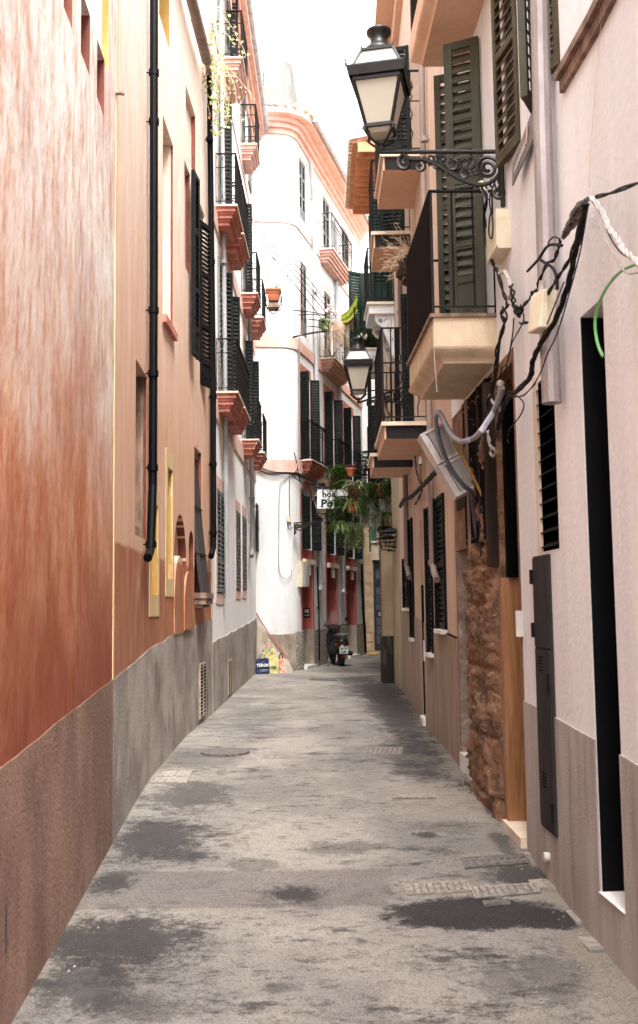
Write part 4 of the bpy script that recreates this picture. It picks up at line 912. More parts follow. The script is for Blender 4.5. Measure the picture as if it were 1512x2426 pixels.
for j, o in enumerate(upG):
    wn = sunk(WR, o, 'window', MT['dark'], Gh); i, n = WR.fr(o[0]); t0, t1, z0, z1 = o[:4]; h = z1-z0-.03
    mb = MB(); leaf(mb, WR.pt(t1, z0+.02, .02), (n*.95+i*.3), (.38 if j < 2 else .15), h, .035, .06, (0, .36, .66, 1), .05, panel=.12); mb.build('shutter', MT['dshutter'], wn)
    if False: mb = MB(); leaf(mb, WR.pt(t0, z0+.02, .02), (n*.3-i*.95), .40, h, .035, .06, (0, .36, .66, 1), .05, panel=.12); mb.build('shutter', MT['dshutter'], wn)
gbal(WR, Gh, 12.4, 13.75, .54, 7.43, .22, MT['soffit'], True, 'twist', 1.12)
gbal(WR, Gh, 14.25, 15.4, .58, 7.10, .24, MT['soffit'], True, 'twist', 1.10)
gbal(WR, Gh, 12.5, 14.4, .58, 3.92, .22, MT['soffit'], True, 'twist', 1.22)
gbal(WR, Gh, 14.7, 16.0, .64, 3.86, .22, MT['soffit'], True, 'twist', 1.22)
mb = MB(); WR.strip(mb, tH1+1, tG1+.1, 11.30, 11.46, .38); WR.strip(mb, tH1+1, tG1, 11.0, 11.30, .10); mb.build('cornice', MT['soffit'], Gh)
pipe(WR, [(996, -20), (1004, 430), (1010, 700), (1018, 1000), (1025, 1335), (1029, 1356), (1036, 1374)], .06, .038, MT['brpipe'], Gh, collars=((1006, 330), (1013, 760), (1024, 1332)))
pipe(WR, [(947, 640), (952, 860), (960, 1125), (965, 1340), (971, 1368)], .06, .042, MT['brpipe'], Gh, collars=((949, 740), (965, 1336)))
# ============================================================ H derelict ground floor, plaster above
Hh = root('townhouse', 'derelict house on the right with bare rubble stone at street level and olive shutters above', 'house', (1.5, 9, 0))
oN = [WR.hit(1117, 1600)[0], WR.hit(1088, 1600)[0]]; oN = [min(oN), max(oN)-.02, .02, WR.hit(1100, 1300)[1], .16]
oDo = [tI1+.06, WR.hit(1198, 1700)[0], -.13, 3.45, .45]
zH = 3.55
WR.mesh(tI1, tH1-.003, -1.2, zH, [oN, oDo]).build('wall', MT['rubble'], Hh)
oU = [ty(WR, 8.55), ty(WR, 9.5), 4.0, 6.5, .2]
WR.mesh(tI1, tH1-.003, zH, 12.0, [oU]).build('upper_wall', MT['pink'], Hh)
mb = WR.back(oN); mb.build('niche', MT['greyplaster'], Hh)
mb = MB(); WR.strip(mb, oN[0]+.02, oN[1], -.3, .10, .02, -.16); mb.build('step', MT['marble'], Hh)
dr = WR.back(oDo).build('doorway', MT['dark'], Hh)
mb = MB(); i, n = WR.fr(oDo[1]); tj = oDo[1]
zt = P(1190, 1369, 8.15).z
mb.ob(WR.pt(tj, 0, 0), i, n, Z, -.075, .02, -.24, .02, -.12, zt); mb.build('wooden_post', MT['wood'], dr)
mb = MB(); mb.ob(WR.pt(tj, 0, 0), i, n, Z, -.11, .02, -.30, -.04, zt-.0, 3.3); mb.build('black_cloth', MT['dark'], dr)
mb = MB(); WR.strip(mb, oDo[0]-.0, oDo[1]-.0, -.4, -.118, .05, -.45); mb.build('threshold', MT['cream'], dr)
# rough stone pillar: displaced sheet
t0, t1 = oDo[1]+.01, oN[0]-.01; mb = MB(); rows = []; nu, nv = 26, 150
for r in range(nv+1):
    z = zg(9)-.12+(3.5-zg(9)+.1)*r/nv; row = []
    for c in range(nu+1):
        f = c/nu; t = t0+(t1-t0)*f; edge = min(1, min(f, 1-f)*7)
        q = Vector((t*3.2, z*2.6, 5)); d = .030+.050*(noise.noise(q)+.5*noise.noise(q*2.3)+.35*noise.noise(q*5))+.03*noise.noise(q*11)+.022*noise.noise(q*19)
        joint = abs(((z*1.9+.15*noise.noise(Vector((t*2, z, 1)))) % 1)-.5); d -= .03*max(0, 1-(.5-joint)*14) if joint > .42 else 0
        d = max(-.08, d)*edge-.02*(1-edge)
        row.append(WR.pt(t, z, max(d, -.05)+.02*edge+(.03 if z < 1.9 else -.01)*edge))
    rows.append(row)
mb.grid(rows); mb.build('stone_pillar', MT['rubble'], Hh, smooth=True)
mb = MB()
for zz, w1_ in ((3.05, .02), (2.2, .03)): pass
a = WR.rect((1106, 1182), (1086, 1300)); 
mb = MB(); WR.strip(mb, a[0], a[1]-.02, 2.55, 3.0, .012); mb.build('plaster_patch', MT['oldwood'], Hh)
mb = MB(); WR.strip(mb, t0+.05, t0+.12, 1.9, 3.45, .09); mb.build('old_post', MT['oldwood'], Hh)
mb = MB(); WR.strip(mb, t0+.45, t0+.52, 2.0, 3.5, .07); WR.strip(mb, t0+.8, t0+.84, 2.3, 3.5, .05); mb.build('old_post', MT['oldwood'], Hh)
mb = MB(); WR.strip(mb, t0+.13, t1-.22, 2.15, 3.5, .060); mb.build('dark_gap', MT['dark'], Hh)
mb = MB(); WR.strip(mb, t1-.5, t1-.42, 2.0, 3.5, .075); mb.build('old_post', MT['stone'], Hh)
mb = MB(); i, n = WR.fr(oN[1]); mb.ob(WR.pt(oN[1], 0, 0), i, n, Z, -.008, 0, -.158, -.002, oN[2], oN[3]-.004); mb.build('plaster_jamb', MT['greyplaster'], Hh)
wn = sunk(WR, oU, 'window', MT['dark'], Hh)
def pleaf(a, b, z0, z1, par, m, th=.045, pitch=.075, rails=(0, .25, .5, .75, 1), panel=0, st=.07, tilt=.85, name='shutter', back=None):
    mb = MB(); d = Vector((b.x-a.x, b.y-a.y, 0)); leaf(mb, Vector((a.x, a.y, z0)), d, d.length, z1-z0, th, pitch, rails, st, panel, tilt); return mb.build(name, m, par)
a = WR.pt(ty(WR, 8.62), 0, .02); b = Vector((1.085+.01, 8.75, 0))
pleaf(P(1052, 120, 8.5), P(1134, 120, 8.36), 4.02, P(1095, 98, 8.43).z, wn, MT['olive'], .045, .088, (0, .27, .5, .72, 1), .14, .075)
pleaf(P(1034, 400, 9.5), P(1090, 400, 9.42), 4.02, P(1040, 182, 9.5).z, wn, MT['olive'], .045, .095, (0, .3, .52, .76, 1), .10, .06)
LO = (ty(WR, 8.02), ty(WR, 9.75))
mb = MB(); slab(mb, WR, LO[0], LO[1], 3.985, [(.55, .03)]); sl = mb.build('balcony', MT['pinktrim'], Hh) if False else mb.build('balcony', MT['stone'], Hh)
mb = MB(); slab(mb, WR, LO[0]+.02, LO[1]-.02, 3.955, [(.52, .24)]); zz = 3.715
t0, t1 = LO[0]+.02, LO[1]-.02; rows = []
for k in range(7):
    s = k/6; ins = .11*(s-.12*math.sin(s*math.pi*2)); zc = zz-.12*s
    rows.append([WR.pt(t0+ins, zc, 0), WR.pt(t0+ins, zc, .535-ins), WR.pt(t1-ins, zc, .535-ins), WR.pt(t1-ins, zc, 0)])
mb.grid(rows); mb.poly(rows[-1]); mb.build('moulded_slab', MT['creamslab'], sl)
mb = MB(); rail_bars(mb, WR, LO[0]+.02, LO[1]-.03, .52, 3.99, 1.05, .17, 'plain', .009, ()); mb.build('railing', MT['rail'], sl)
MT['screen'] = mat('brown_screen_cloth', (.014, .007, .006), (.009, .0045, .004), 30, (3, 3, .2), 1, .2, spec=.03)
mb = MB(); mb.ob(WR.pt(LO[0]+.03, 0, 0), WR.fr(LO[0])[0], WR.fr(LO[0])[1], Z, 0, LO[1]-LO[0]-.08, .528, .540, 4.0, 5.04); mb.build('screen', MT['screen'], sl)
UPb = (ty(WR, 6.6), ty(WR, 9.3))
mb = MB(); slab(mb, WR, ty(WR, 7.3), UPb[1], 7.12, [(.50, .22)]); sl = mb.build('balcony', MT['soffit'], Hh)
t0, t1 = ty(WR, 7.3)+.02, UPb[1]; rows = []
for k in range(7):
    s = k/6; ins = .10*(s-.12*math.sin(s*math.pi*2)); zc = 6.9-.12*s
    rows.append([WR.pt(t0+ins, zc, 0), WR.pt(t0+ins, zc, .50-ins), WR.pt(t1-ins, zc, .50-ins), WR.pt(t1-ins, zc, 0)])
mb = MB(); mb.grid(rows); mb.poly(rows[-1]); mb.build('moulded_slab', MT['soffit'], sl)
mb = MB(); rail_bars(mb, WR, ty(WR, 7.35), UPb[1]-.03, .48, 7.13, 1.05, .15, 'plain', .009, ()); mb.build('railing', MT['rail'], sl)
mb = MB(); mb.ob(WR.pt(ty(WR, 7.5), 0, 0), WR.fr(8)[0], WR.fr(8)[1], Z, 0, 1.7, .49, .50, 7.12, 8.1); mb.build('screen', MT['screen'], sl)
# ============================================================ I near right house
Ih = root('townhouse', 'pale pink plaster house nearest on the right with taupe base and black doorway', 'house', (1.6, 4, 0))
oI1 = [WR.hit(1436, 900)[0], WR.hit(1380, 900)[0]]; zt = WR.hit(1372, 755)[1]; oI1 += [WR.hit(1421, 2109)[1]+.0, zt, .22]
oI2 = WR.rect((1310, 850), (1274, 930)); oI2[2] = WR.hit(1275, 1310)[1]; oI2[3] = WR.hit(1274, 925)[1]+.05; oI2.append(.10)
oIc = [WR.hit(1318, 1700)[0], WR.hit(1282, 1700)[0], WR.hit(1300, 1962)[1], WR.hit(1277, 1318)[1]]
oIu = [ty(WR, 6.1), ty(WR, 6.62), 4.95, 7.6, .15]
WR.mesh(0, tI1-.003, -1.2, 12.0, [oI1, oI2, oIu]).build('wall', MT['pink'], Ih)
fI = lin(WR, [(1253, 1664), (1365, 1725), (1512, 1812)])
mb = MB()
for a, b in ((0, oI1[0]), (oI1[1], tI1-.003)): WR.strip(mb, a, b, -1.2, lambda t: fI(t)+.008*noise.noise(Vector((t*5, 4, 0))), .012, n=8)
WR.strip(mb, oI1[0], oI1[1], -1.2, oI1[2]-.003, .012); mb.build('plinth', MT['pinkplinth'], Ih)
mb = MB()
i, n = WR.fr(3)
ta = WR.hit(1372, 1800)[0]; WR.strip(mb, ta-.03, ta+.03, -.8, fI(ta)+.02, .0135); 
mb.build('lime_streak', MT['palepink'], Ih) if False else None
dr = sunk(WR, oI1, 'door', MT['dark'], Ih); MT['navy'] = mat('blue_black_metal', (.003, .003, .004), (.002, .002, .003), 3, rough=.6, bmp=0, spec=.08)
mb = MB(); i, n = WR.fr(oI1[1]); mb.ob(WR.pt(oI1[1], 0, 0), i, n, Z, -.008, 0, -.219, -.002, oI1[2], oI1[3]-.003); mb.build('metal_lining', MT['navy'], dr)
mb = MB(); WR.strip(mb, oI1[0], oI1[1], oI1[2]-.001, oI1[2]+.004, .02, -.2); mb.build('sill', MT['marble'], dr)
wn = sunk(WR, oI2, 'vent_window', MT['dark'], Ih); mb = MB(); k = 0; z = oI2[2]+.03
MT['louvre'] = mat('grey_louvre', (.022, .019, .02), (.014, .012, .012), 8, rough=.9, bmp=.05, spec=.08)
while z < oI2[3]-.04:
    t0, t1 = oI2[0], oI2[1]; mb.poly([WR.pt(t0, z, .012), WR.pt(t1, z, .012), WR.pt(t1, z+.034, -.045), WR.pt(t0, z+.034, -.045)])
    mb.poly([WR.pt(t0, z, .012), WR.pt(t1, z, .012), WR.pt(t1, z-.008, .012), WR.pt(t0, z-.008, .012)]); z += .098
mb.build('slats', MT['louvre'], wn)
mb = MB(); i, n = WR.fr(oI2[1]); mb.ob(WR.pt(oI2[1], 0, 0), i, n, Z, -.006, 0, -.098, -.004, oI2[2]+.001, oI2[3]-.003); mb.build('jamb', MT['dark'], wn)
mb = MB(); WR.strip(mb, oI2[1], oI2[1]+.09, oIc[2]+.9, oI2[3]+.05, .014); mb.build('mortar_edge', MT['creamslab'] if False else MT['cream'], wn)
cab = MB(); WR.strip(cab, oIc[0], oIc[1], oIc[2], oIc[3], .022); cb = cab.build('meter_cabinet', MT['cabinet'], Ih)
zs = oIc[3]-.0; zm = WR.hit(1285, 1535)[1]
mb = MB(); WR.strip(mb, oIc[0]+.015, oIc[1]-.015, zm+.008, oIc[3]-.015, .03); WR.strip(mb, oIc[0]+.015, oIc[1]-.015, oIc[2]+.02, zm-.008, .03); dd = mb.build('door', MT['cabinet'], cb)
mb = MB(); tt = oIc[1]-.05
for zc in (oIc[3]-.14, zm+.12): mb = MB(); WR.strip(mb, oIc[1]-.02, oIc[1]+.02, zc-.05, zc+.05, .045); mb.build('hinge', MT['black'], dd)
for zc in (zm-.22, oIc[2]+.15): mb = MB(); WR.strip(mb, oIc[0]+.03, oIc[0]+.08, zc-.06, zc+.06, .045); mb.build('hinge', MT['black'], dd)
mb = MB(); tm = (oIc[0]+oIc[1])/2+.04
for zc in (zm-.15, oIc[2]+.28):
    mb = MB()
    for k in range(5): WR.strip(mb, tm-.05, tm+.05, zc+k*.022, zc+k*.022+.008, .0325, .029)
    mb.build('vent_slots', MT['dark'], dd)
# upper shutters
wn = sunk(WR, oIu, 'window', MT['dark'], Ih)
z0 = 4.97
pleaf(P(1236, 300, 7.0), P(1181, 366, 7.46), z0, z0+2.6, wn, MT['oliveb'], .05, .085, (0, .33, .66, 1), 0, .055, .8)
pleaf(P(1240, 184, 6.36), P(1271, 235, 6.66), z0, z0+2.6, wn, MT['olive'], .05, .085, (0, .33, .66, 1), 0, .055, .8)
pleaf(P(1283, 135, 6.14), P(1332, 100, 5.96), z0, z0+2.6, wn, MT['oliveb'], .05, .085, (0, .33, .66, 1), 0, .055, .8)
mb = MB(); t0 = WR.hit(1335, 100)[0]; WR.strip(mb, t0-2.0, t0+.02, 4.82, 4.87, .06); WR.strip(mb, t0-2.0, t0+.02, 4.74, 4.815, .03); mb.build('sill', MT['stone'], wn)
pipe(WR, [(1278, -60), (1286, 300), (1298, 700), (1308, 955)], .085, .062, MT['wpipe'], Ih, collars=())
mb = MB(); 
for u, v in ((1237, 1480),): WR.strip(mb, tI1-.03, tI1-.0, WR.hit(u, 1508)[1], WR.hit(u, 1447)[1], .05)
mb.build('hinge', MT['boxpale'], Ih)
mb = MB(); p = WR.on(1306, 2030, .0); mb.lathe(p, [(0, 0), (.03, 0), (.03, .05), (0, .05)], 12, n); mb.build('drain_stub', MT['boxpale'], Ih)
# ============================================================ LANTERNS
def spiral(c, e1, e2, r0, turns, a0=0, n=26, sgn=1):
    return [c+(e1*math.cos(a0+sgn*turns*2*math.pi*k/n)+e2*math.sin(a0+sgn*turns*2*math.pi*k/n))*(r0*(1-.82*k/n)) for k in range(n+1)]
def lantern(label, base, wallp, yaw, s=1.0, group='wall lanterns along the lane', sz=1.0):
    """base = underside of the lantern where it meets its arm; wallp = arm's end on the wall"""
    base = Vector(base); wallp = Vector(wallp)
    r = root('street_lamp', label, 'street lamp', wallp, group)
    k = MT['lampblack']; ax = Vector((math.cos(yaw), math.sin(yaw), 0)); ay = Vector((-ax.y, ax.x, 0)); o = base
    e = (wallp-base).normalized()
    q = lambda z: .165*s+z*s
    zb, zt = .17*s, .555*s; rb, rt = .112*s, .203*s
    hd = MB()
    for x, y in ((-1, -1), (1, -1), (1, 1), (-1, 1)):
        a = o+ax*x*rb+ay*y*rb+Z*zb; b = o+ax*x*rt+ay*y*rt+Z*zt; hd.tube([a, b], .016*s, 4)
        c = o+ax*x*.212*s+ay*y*.212*s+Z*(.66*s); d = o+ax*x*.14*s+ay*y*.14*s+Z*(.845*s); hd.tube([c, d], .014*s, 4)
        hd.lathe(o+ax*x*.255*s+ay*y*.255*s+Z*.655*s, [(.008*s, 0), (.010*s, .02*s), (.004*s, .04*s), (.009*s, .05*s), (0, .075*s)], 6)
        hd.lathe(o+ax*x*.135*s+ay*y*.135*s+Z*.85*s, [(.007*s, 0), (.009*s, .02*s), (0, .05*s)], 6)
    for rr, z in ((rb, zb), (rt, zt)):
        for sx in (-1, 1): hd.ob(o, ax, ay, Z, -rr, rr, sx*rr-.014*s, sx*rr+.014*s, z-.014*s, z+.014*s); hd.ob(o, ax, ay, Z, sx*rr-.014*s, sx*rr+.014*s, -rr, rr, z-.014*s+.001, z+.014*s-.001)
    w0, w1 = .238*s, .255*s; z0, z1 = .575*s, .655*s        # flared skirt, hollow
    for sg in (-1, 1):
        hd.poly([o+ax*-w0+ay*sg*w0+Z*z0, o+ax*w0+ay*sg*w0+Z*z0, o+ax*w1+ay*sg*w1+Z*z1, o+ax*-w1+ay*sg*w1+Z*z1])
        hd.poly([o+ay*-w0+ax*sg*w0+Z*z0, o+ay*w0+ax*sg*w0+Z*z0, o+ay*w1+ax*sg*w1+Z*z1, o+ay*-w1+ax*sg*w1+Z*z1])
    hd.ob(o, ax, ay, Z, -w1, w1, -w1, w1, z1-.006*s, z1+.008*s)
    hd.frust(o, ax, ay, Z, .225*s, .225*s, z1+.008*s, .212*s, .212*s, .68*s)
    for sx in (-1, 1): hd.ob(o, ax, ay, Z, -.14*s, .14*s, sx*.14*s-.012*s, sx*.14*s+.012*s, .835*s, .858*s); hd.ob(o, ax, ay, Z, sx*.14*s-.012*s, sx*.14*s+.012*s, -.14*s, .14*s, .836*s, .857*s)
    hd.ob(o, ax, ay, Z, -.14*s, .14*s, -.14*s, .14*s, .84*s, .85*s)
    fr = hd.build('frame', k, r)
    cp = MB(); cp.lathe(o, [(x*s, z*s) for x, z in ((.135, .85), (.140, .875), (.128, .905), (.095, .93), (.080, .96), (.075, 1.0), (.085, 1.03), (.108, 1.055), (.110, 1.075), (.095, 1.085), (.03, 1.095), (.012, 1.10), (.014, 1.12), (.006, 1.135), (0, 1.17))], 24); cp.build('cap', k, r, smooth=True)
    gl = MB(); gl.frust(o, ax, ay, Z, rb-.002, rb-.002, zb, rt-.004, rt-.004, zt); gl.build('glass_body', MT['milk'], r)
    gl = MB(); gl.frust(o, ax, ay, Z, .205*s, .205*s, .68*s, .135*s, .135*s, .838*s); gl.build('glass_roof', MT['milk'], r)
    gl = MB(); gl.frust(o, ax, ay, Z, .07*s, .07*s, zb-.05*s, .1*s, .1*s, zb-.01*s); gl.build('glass_foot', MT['milk'], r)
    fk = MB()
    for x, y in ((-1, -1), (1, -1), (1, 1), (-1, 1)):
        fk.tube(smoothpts([o+ax*x*rb*1.1+ay*y*rb*1.1+Z*zb, o+ax*x*rb*1.05+ay*y*rb*1.05+Z*zb*.72, o+ax*x*rb*.5+ay*y*rb*.5+Z*zb*.30, o+Z*.02*s]), .012*s, 6)
        fk.tube(spiral(o+ax*x*rb*1.15+ay*y*rb*1.15+Z*zb*.78, ax*x, Z, .018*s, 1, 0, 10), .006*s, 4)
    fk.lathe(o, [(.0, -.05*s), (.02*s, -.03*s), (.03*s, 0), (.022*s, .03*s), (.028*s, .045*s), (0, .06*s)], 10); fk.build('fork', k, r)
    L = (wallp-base); L.z = 0; L = L.length; arm = MB(); b0 = o-Z*.03*s
    arm.tube([b0+e*-.02, b0+e*(L*.25), b0+e*(L*.6)+Z*.003, b0+e*(L-.02)+Z*.005], .018*s, 10); arm.build('arm', k, r)
    sc = MB(); R = lambda x, z: b0+e*(L*x)+Z*(z*s*sz)
    sc.tube(smoothpts([R(.20, -.02), R(.26, -.05), R(.38, -.055), R(.5, -.10), R(.64, -.17), R(.78, -.215), R(.90, -.20), R(.98, -.13)]), .013*s*1.45, 6)
    sc.tube(spiral(R(.205, -.075), e, Z, .06*s*sz, 1.4, 1.4, 26, 1), .011*s*1.45, 5)
    sc.tube(spiral(R(.33, -.10), e, Z, .045*s*sz, 1.2, 1.5, 20, -1), .008*s*1.45, 5)
    sc.tube(spiral(R(.88, -.105), e, Z, .088*s*sz, 2.1, -1.4, 44, 1), .012*s*1.45, 5)
    sc.tube(spiral(R(.955, -.27), e, Z, .042*s*sz, 1.5, 1.5, 24, -1), .012*s*1.45, 5)
    sc.tube(smoothpts([R(.985, -.13), R(.965, -.18), R(.99, -.235)]), .013*s*1.45, 6)
    for x, z, rr, a, sg in ((.42, -.045, .035, 3, 1), (.52, -.05, .045, 0, -1), (.61, -.08, .05, 2.6, 1), (.71, -.075, .055, .3, -1), (.70, -.15, .035, 1.2, 1), (.78, -.13, .04, 3.4, -1), (.47, -.09, .028, 1, 1), (.56, -.13, .03, 2, -1)):
        pts = spiral(R(x, z), e, Z, rr*s*sz, 1.3, a, 18, sg); sc.tube(pts, [.015*s*(1-.5*j/18) for j in range(19)], 5)
        for j in (0, 4, 8):
            p = pts[j]; dr = (p-R(x, z)).normalized(); sc.tube([p, p+dr*.018*s+Z*.008*s, p+dr*.03*s-Z*.004*s], [.009*s, .008*s, .001], 4)
    for j in range(16):
        x = .36+.038*j; z = -.05-.16*max(0, min(1, (x-.36)/.42)); sc.tube([R(x, z), R(x+.012, z-.018-.012*(j % 2)), R(x+.03, z-.02)], [.009*s, .008*s, .001], 4)
    sc.tube([R(.99, .01), R(.99, -.36)], .014*s*1.45, 4)
    sc.build('scroll_ornament', k, r)
    return r
b1 = P(903, 352, 7.95); w1_ = Vector((WR.pt(ty(WR, 7.5), 0).x, 7.5, P(1213, 352, 7.5).z))
lantern('largest black lantern hanging over the lane on a scrolled iron arm at upper right', b1, w1_, math.radians(-12), .95, sz=1.3)
b2 = P(850, 950, 16.0); w2_ = Vector((WR.pt(ty(WR, 14.7), 0).x, 14.7, b2.z))
lantern('middle black lantern beside the lower peach balcony, its arm behind the railing', b2, w2_, math.radians(-2), .96)
b3_ = P(763, 1232, 23.55); w3_ = Vector((P(697, 1234, 24.0).x, 24.05, b3_.z))
lantern('small black lantern partly behind the hostel sign on the white corner house', b3_, w3_, math.radians(8), .82)
# wire cage lantern
def cage(c, s, wallp, label):
    r = root('cage_lantern', label, 'lantern', wallp, 'wire cage lanterns under the planted balcony'); mb = MB()
    for j in range(10):
        a = 2*math.pi*j/10; d = Vector((math.cos(a), math.sin(a), 0)); mb.tube([c+d*.10*s+Z*-.22*s, c+d*.2*s], .004, 4)
    for f in (0, .33, .66, 1):
        rr = (.10+.10*f)*s; mb.tube([c+Vector((math.cos(a), math.sin(a), 0))*rr+Z*(-.22*s+.22*s*f) for a in [2*math.pi*j/12 for j in range(13)]], .004, 4)
    mb.build('cage', MT['iron'], r); mb = MB(); mb.lathe(c, [(.23*s, 0), (.16*s, .03*s), (.05*s, .07*s), (0, .08*s)], 12); mb.build('lid', MT['iron'], r)
    mb = MB(); mb.tube([c+Z*-.24*s, Vector((wallp.x, wallp.y, c.z-.24*s))], .012, 6); mb.tube(spiral(c+Z*-.33*s+Vector((.25*s, 0, 0)), Vector((1, 0, 0)), Z, .08*s, 1.3, 0), .008, 4); mb.build('bracket', MT['iron'], r)
cage(P(917, 1276, 19.4), 1.0, Vector((1.47, 19.4, 2.8)), 'nearer of two rusty wire cage lanterns under the planted balcony')
cage(P(930, 1262, 19.0), 1.2, Vector((1.48, 19.0, 2.9)), 'farther higher wire cage lantern with a tilted lid under ferns')
# ============================================================ HOSTEL SIGN
c0 = P(751, 1158, 23.2); c1 = P(751, 1158, 23.2); wS = .73; hS = .485
sg = root('hostel_sign', 'white hanging hostel sign with black old style letters half hidden by ferns', 'sign', (c0.x+wS/2, 23.2, c0.z-hS))
X1 = Vector((1, 0, 0)); Y1 = Vector((0, 1, 0)); tl = c0
sx = Vector((1, .05, 0)).normalized(); sy = Vector((.03, 0, 1)).normalized()
mb = MB(); mb.ob(tl, sx, Y1, sy, 0, wS, -.012, .03, -hS, 0); mb.build('panel', MT['signwhite'], sg)
mb = MB()
for a in ((0, wS, -.014, 0), (0, wS, -hS, -hS+.014)): mb.ob(tl, sx, Y1, sy, a[0], a[1], -.02, .035, a[2], a[3])
for a in ((-.004, .010), (wS-.010, wS+.004)): mb.ob(tl, sx, Y1, sy, a[0], a[1], -.021, .036, -hS, 0)
mb.build('frame', MT['black'], sg)
mb = MB(); o_ = tl-Y1*.016; text_mesh(mb, 'hos', o_+sx*.125-sy*.19, sx, sy, .185, .006, 1.15); text_mesh(mb, 'Po', o_+sx*.10-sy*.43, sx, sy, .25, .011, 1.1)
for xx, yy in ((.125, -.155),): mb.ob(o_, sx, Y1, sy, xx-.03, xx+.05, -.001, 0, yy+.07, yy+.082)
mb.ob(o_, sx, Y1, sy, .085, .15, -.001, 0, -.435, -.418); mb.build('lettering', MT['ink'], sg)
mb = MB(); mb.tube([tl+Z*.035+X1*-.02, Vector((1.47, 23.2, tl.z+.035))], .012, 6)
for f in (.1, .6): mb.tube([tl+sx*f, tl+sx*f+Z*.035], .006, 4)
mb.build('bracket', MT['iron'], sg)
# ============================================================ SCOOTER
def scooter():
    g0 = G(809, 1578); F = Vector((-.16, .987, 0)).normalized(); R = Vector((F.y, -F.x, 0)); o = Vector((g0.x, g0.y, zg(g0.y)))
    r = root('scooter', 'black scooter parked at the bend with tall windscreen and white number plate', 'scooter', o)
    W = lambda x, y, z: o+R*x+F*y+Z*z      # y=0 rear wheel contact
    bk = mat('scooter_black', (.012, .012, .013), (.018, .018, .02), 5, rough=.28, bmp=0); rub = mat('tyre_rubber', (.02, .02, .02), rough=.85)
    def loft(secs, n=16):
        mb = MB(); rows = []
        for y, zc, hw, hh, pw in secs:
            rows.append([W(hw*math.copysign(abs(math.cos(a))**pw, math.cos(a)), y, zc+hh*math.copysign(abs(math.sin(a))**pw, math.sin(a))) for a in [2*math.pi*j/n for j in range(n)]])
        mb.grid(rows, cu=True); mb.poly(rows[0]); mb.poly(rows[-1]); return mb
    def wheel(y, rad, wd):
        mb = MB(); c = W(0, y, rad); rows = []
        for j in range(28):
            a = 2*math.pi*j/28; d = F*math.cos(a)+Z*math.sin(a); rows.append([c+d*(rad*.68)+R*-wd*.8, c+d*(rad*.9)+R*-wd, c+d*rad+R*-wd*.4, c+d*rad+R*wd*.4, c+d*(rad*.9)+R*wd, c+d*(rad*.68)+R*wd*.8])
        mb.grid(rows, cu=True, cv=True); w_ = mb.build('wheel', rub, r, smooth=True)
        mb = MB(); mb.lathe(c-R*.04, [(0, 0), (rad*.66, 0), (rad*.68, .04), (rad*.66, .08), (0, .08)], 18, R); mb.build('rim', MT['iron'], w_)
    wheel(.0, .25, .062); wheel(1.28, .25, .055)
    loft([(-.30, .60, .07, .05, .8), (-.26, .60, .13, .10, .8), (-.12, .60, .17, .14, .8), (.15, .56, .20, .17, .8), (.45, .50, .19, .17, .8), (.62, .42, .16, .12, .8), (.85, .32, .17, .07, .7), (1.0, .36, .18, .10, .7)]).build('body', bk, r, smooth=True)
    loft([(1.02, .58, .17, .30, .7), (1.08, .62, .21, .33, .8), (1.2, .66, .18, .28, .8), (1.32, .68, .08, .16, .9)]).build('front_shield', bk, r, smooth=True)
    loft([(-.22, .735, .10, .035, .8), (-.05, .76, .15, .05, .8), (.2, .78, .155, .055, .8), (.5, .73, .14, .05, .8), (.72, .70, .09, .04, .8)]).build('seat', mat('seat_vinyl', (.03, .03, .032), rough=.6), r, smooth=True)
    loft([(-.36, .34, .09, .03, .6), (-.34, .42, .10, .12, .6), (-.24, .46, .10, .13, .6)]).build('mudguard', bk, r, smooth=True)
    mb = MB(); mb.tube(smoothpts([W(-.13, .05, .80), W(-.14, -.2, .83), W(-.07, -.33, .82), W(.07, -.33, .82), W(.14, -.2, .83), W(.13, .05, .80)]), .012, 6); mb.build('grab_rail', MT['boxgrey'], r)
    mb = MB()
    for sgn in (-1, 1): mb.ob(W(sgn*.09, -.30, .60), R, F, Z, -.045, .045, -.015, .03, -.035, .045)
    mb.build('tail_light', mat('red_lens', (.05, .006, .005), rough=.2, bmp=0), r)
    mb = MB(); mb.ob(W(0, -.375, .42), R, F, Z, -.108, .108, -.004, .004, -.088, .088); pl = mb.build('number_plate', MT['signwhite'], r)
    mb = MB(); text_mesh(mb, 'IB·DF', W(-.092, -.382, .432), R, Z, .085, .003, .95); text_mesh(mb, '6580', W(-.088, -.382, .345), R, Z, .088, .003, .95); mb.build('plate_text', MT['ink'], pl)
    mb = MB(); mb.ob(W(0, -.36, .27), R, F, Z, -.05, .05, -.01, .01, -.02, .02); mb.build('reflector', mat('reflector_red', (.35, .02, .02), rough=.2, bmp=0), r)
    for sgn in (-1, 1):
        mb = MB(); mb.ob(W(sgn*.17, -.18, .56), R, F, Z, -.02, .02, -.05, .04, -.02, .02); mb.build('indicator', mat('amber_lens', (.45, .14, .02), rough=.2, bmp=0) if sgn < 0 else bpy.data.materials['amber_lens'], r)
        mb = MB(); mb.tube(smoothpts([W(sgn*.02, 1.02, .98), W(sgn*.14, .98, 1.0), W(sgn*.25, .93, 1.03), W(sgn*.35, .88, 1.02)]), [.02]*9+[.022]*4, 7); mb.build('handlebar', bk, r)
        mb = MB(); mb.tube([W(sgn*.24, .94, 1.03), W(sgn*.27, .95, 1.13), W(sgn*.30, .94, 1.17)], .007, 5); mb.lathe(W(sgn*.335, .93, 1.19), [(0, -.012), (.055, -.01), (.06, 0), (.05, .015), (0, .02)], 14, (F*-1+Z*.1).normalized()); mb.build('mirror', bk, r)
    mb = MB(); rows = []
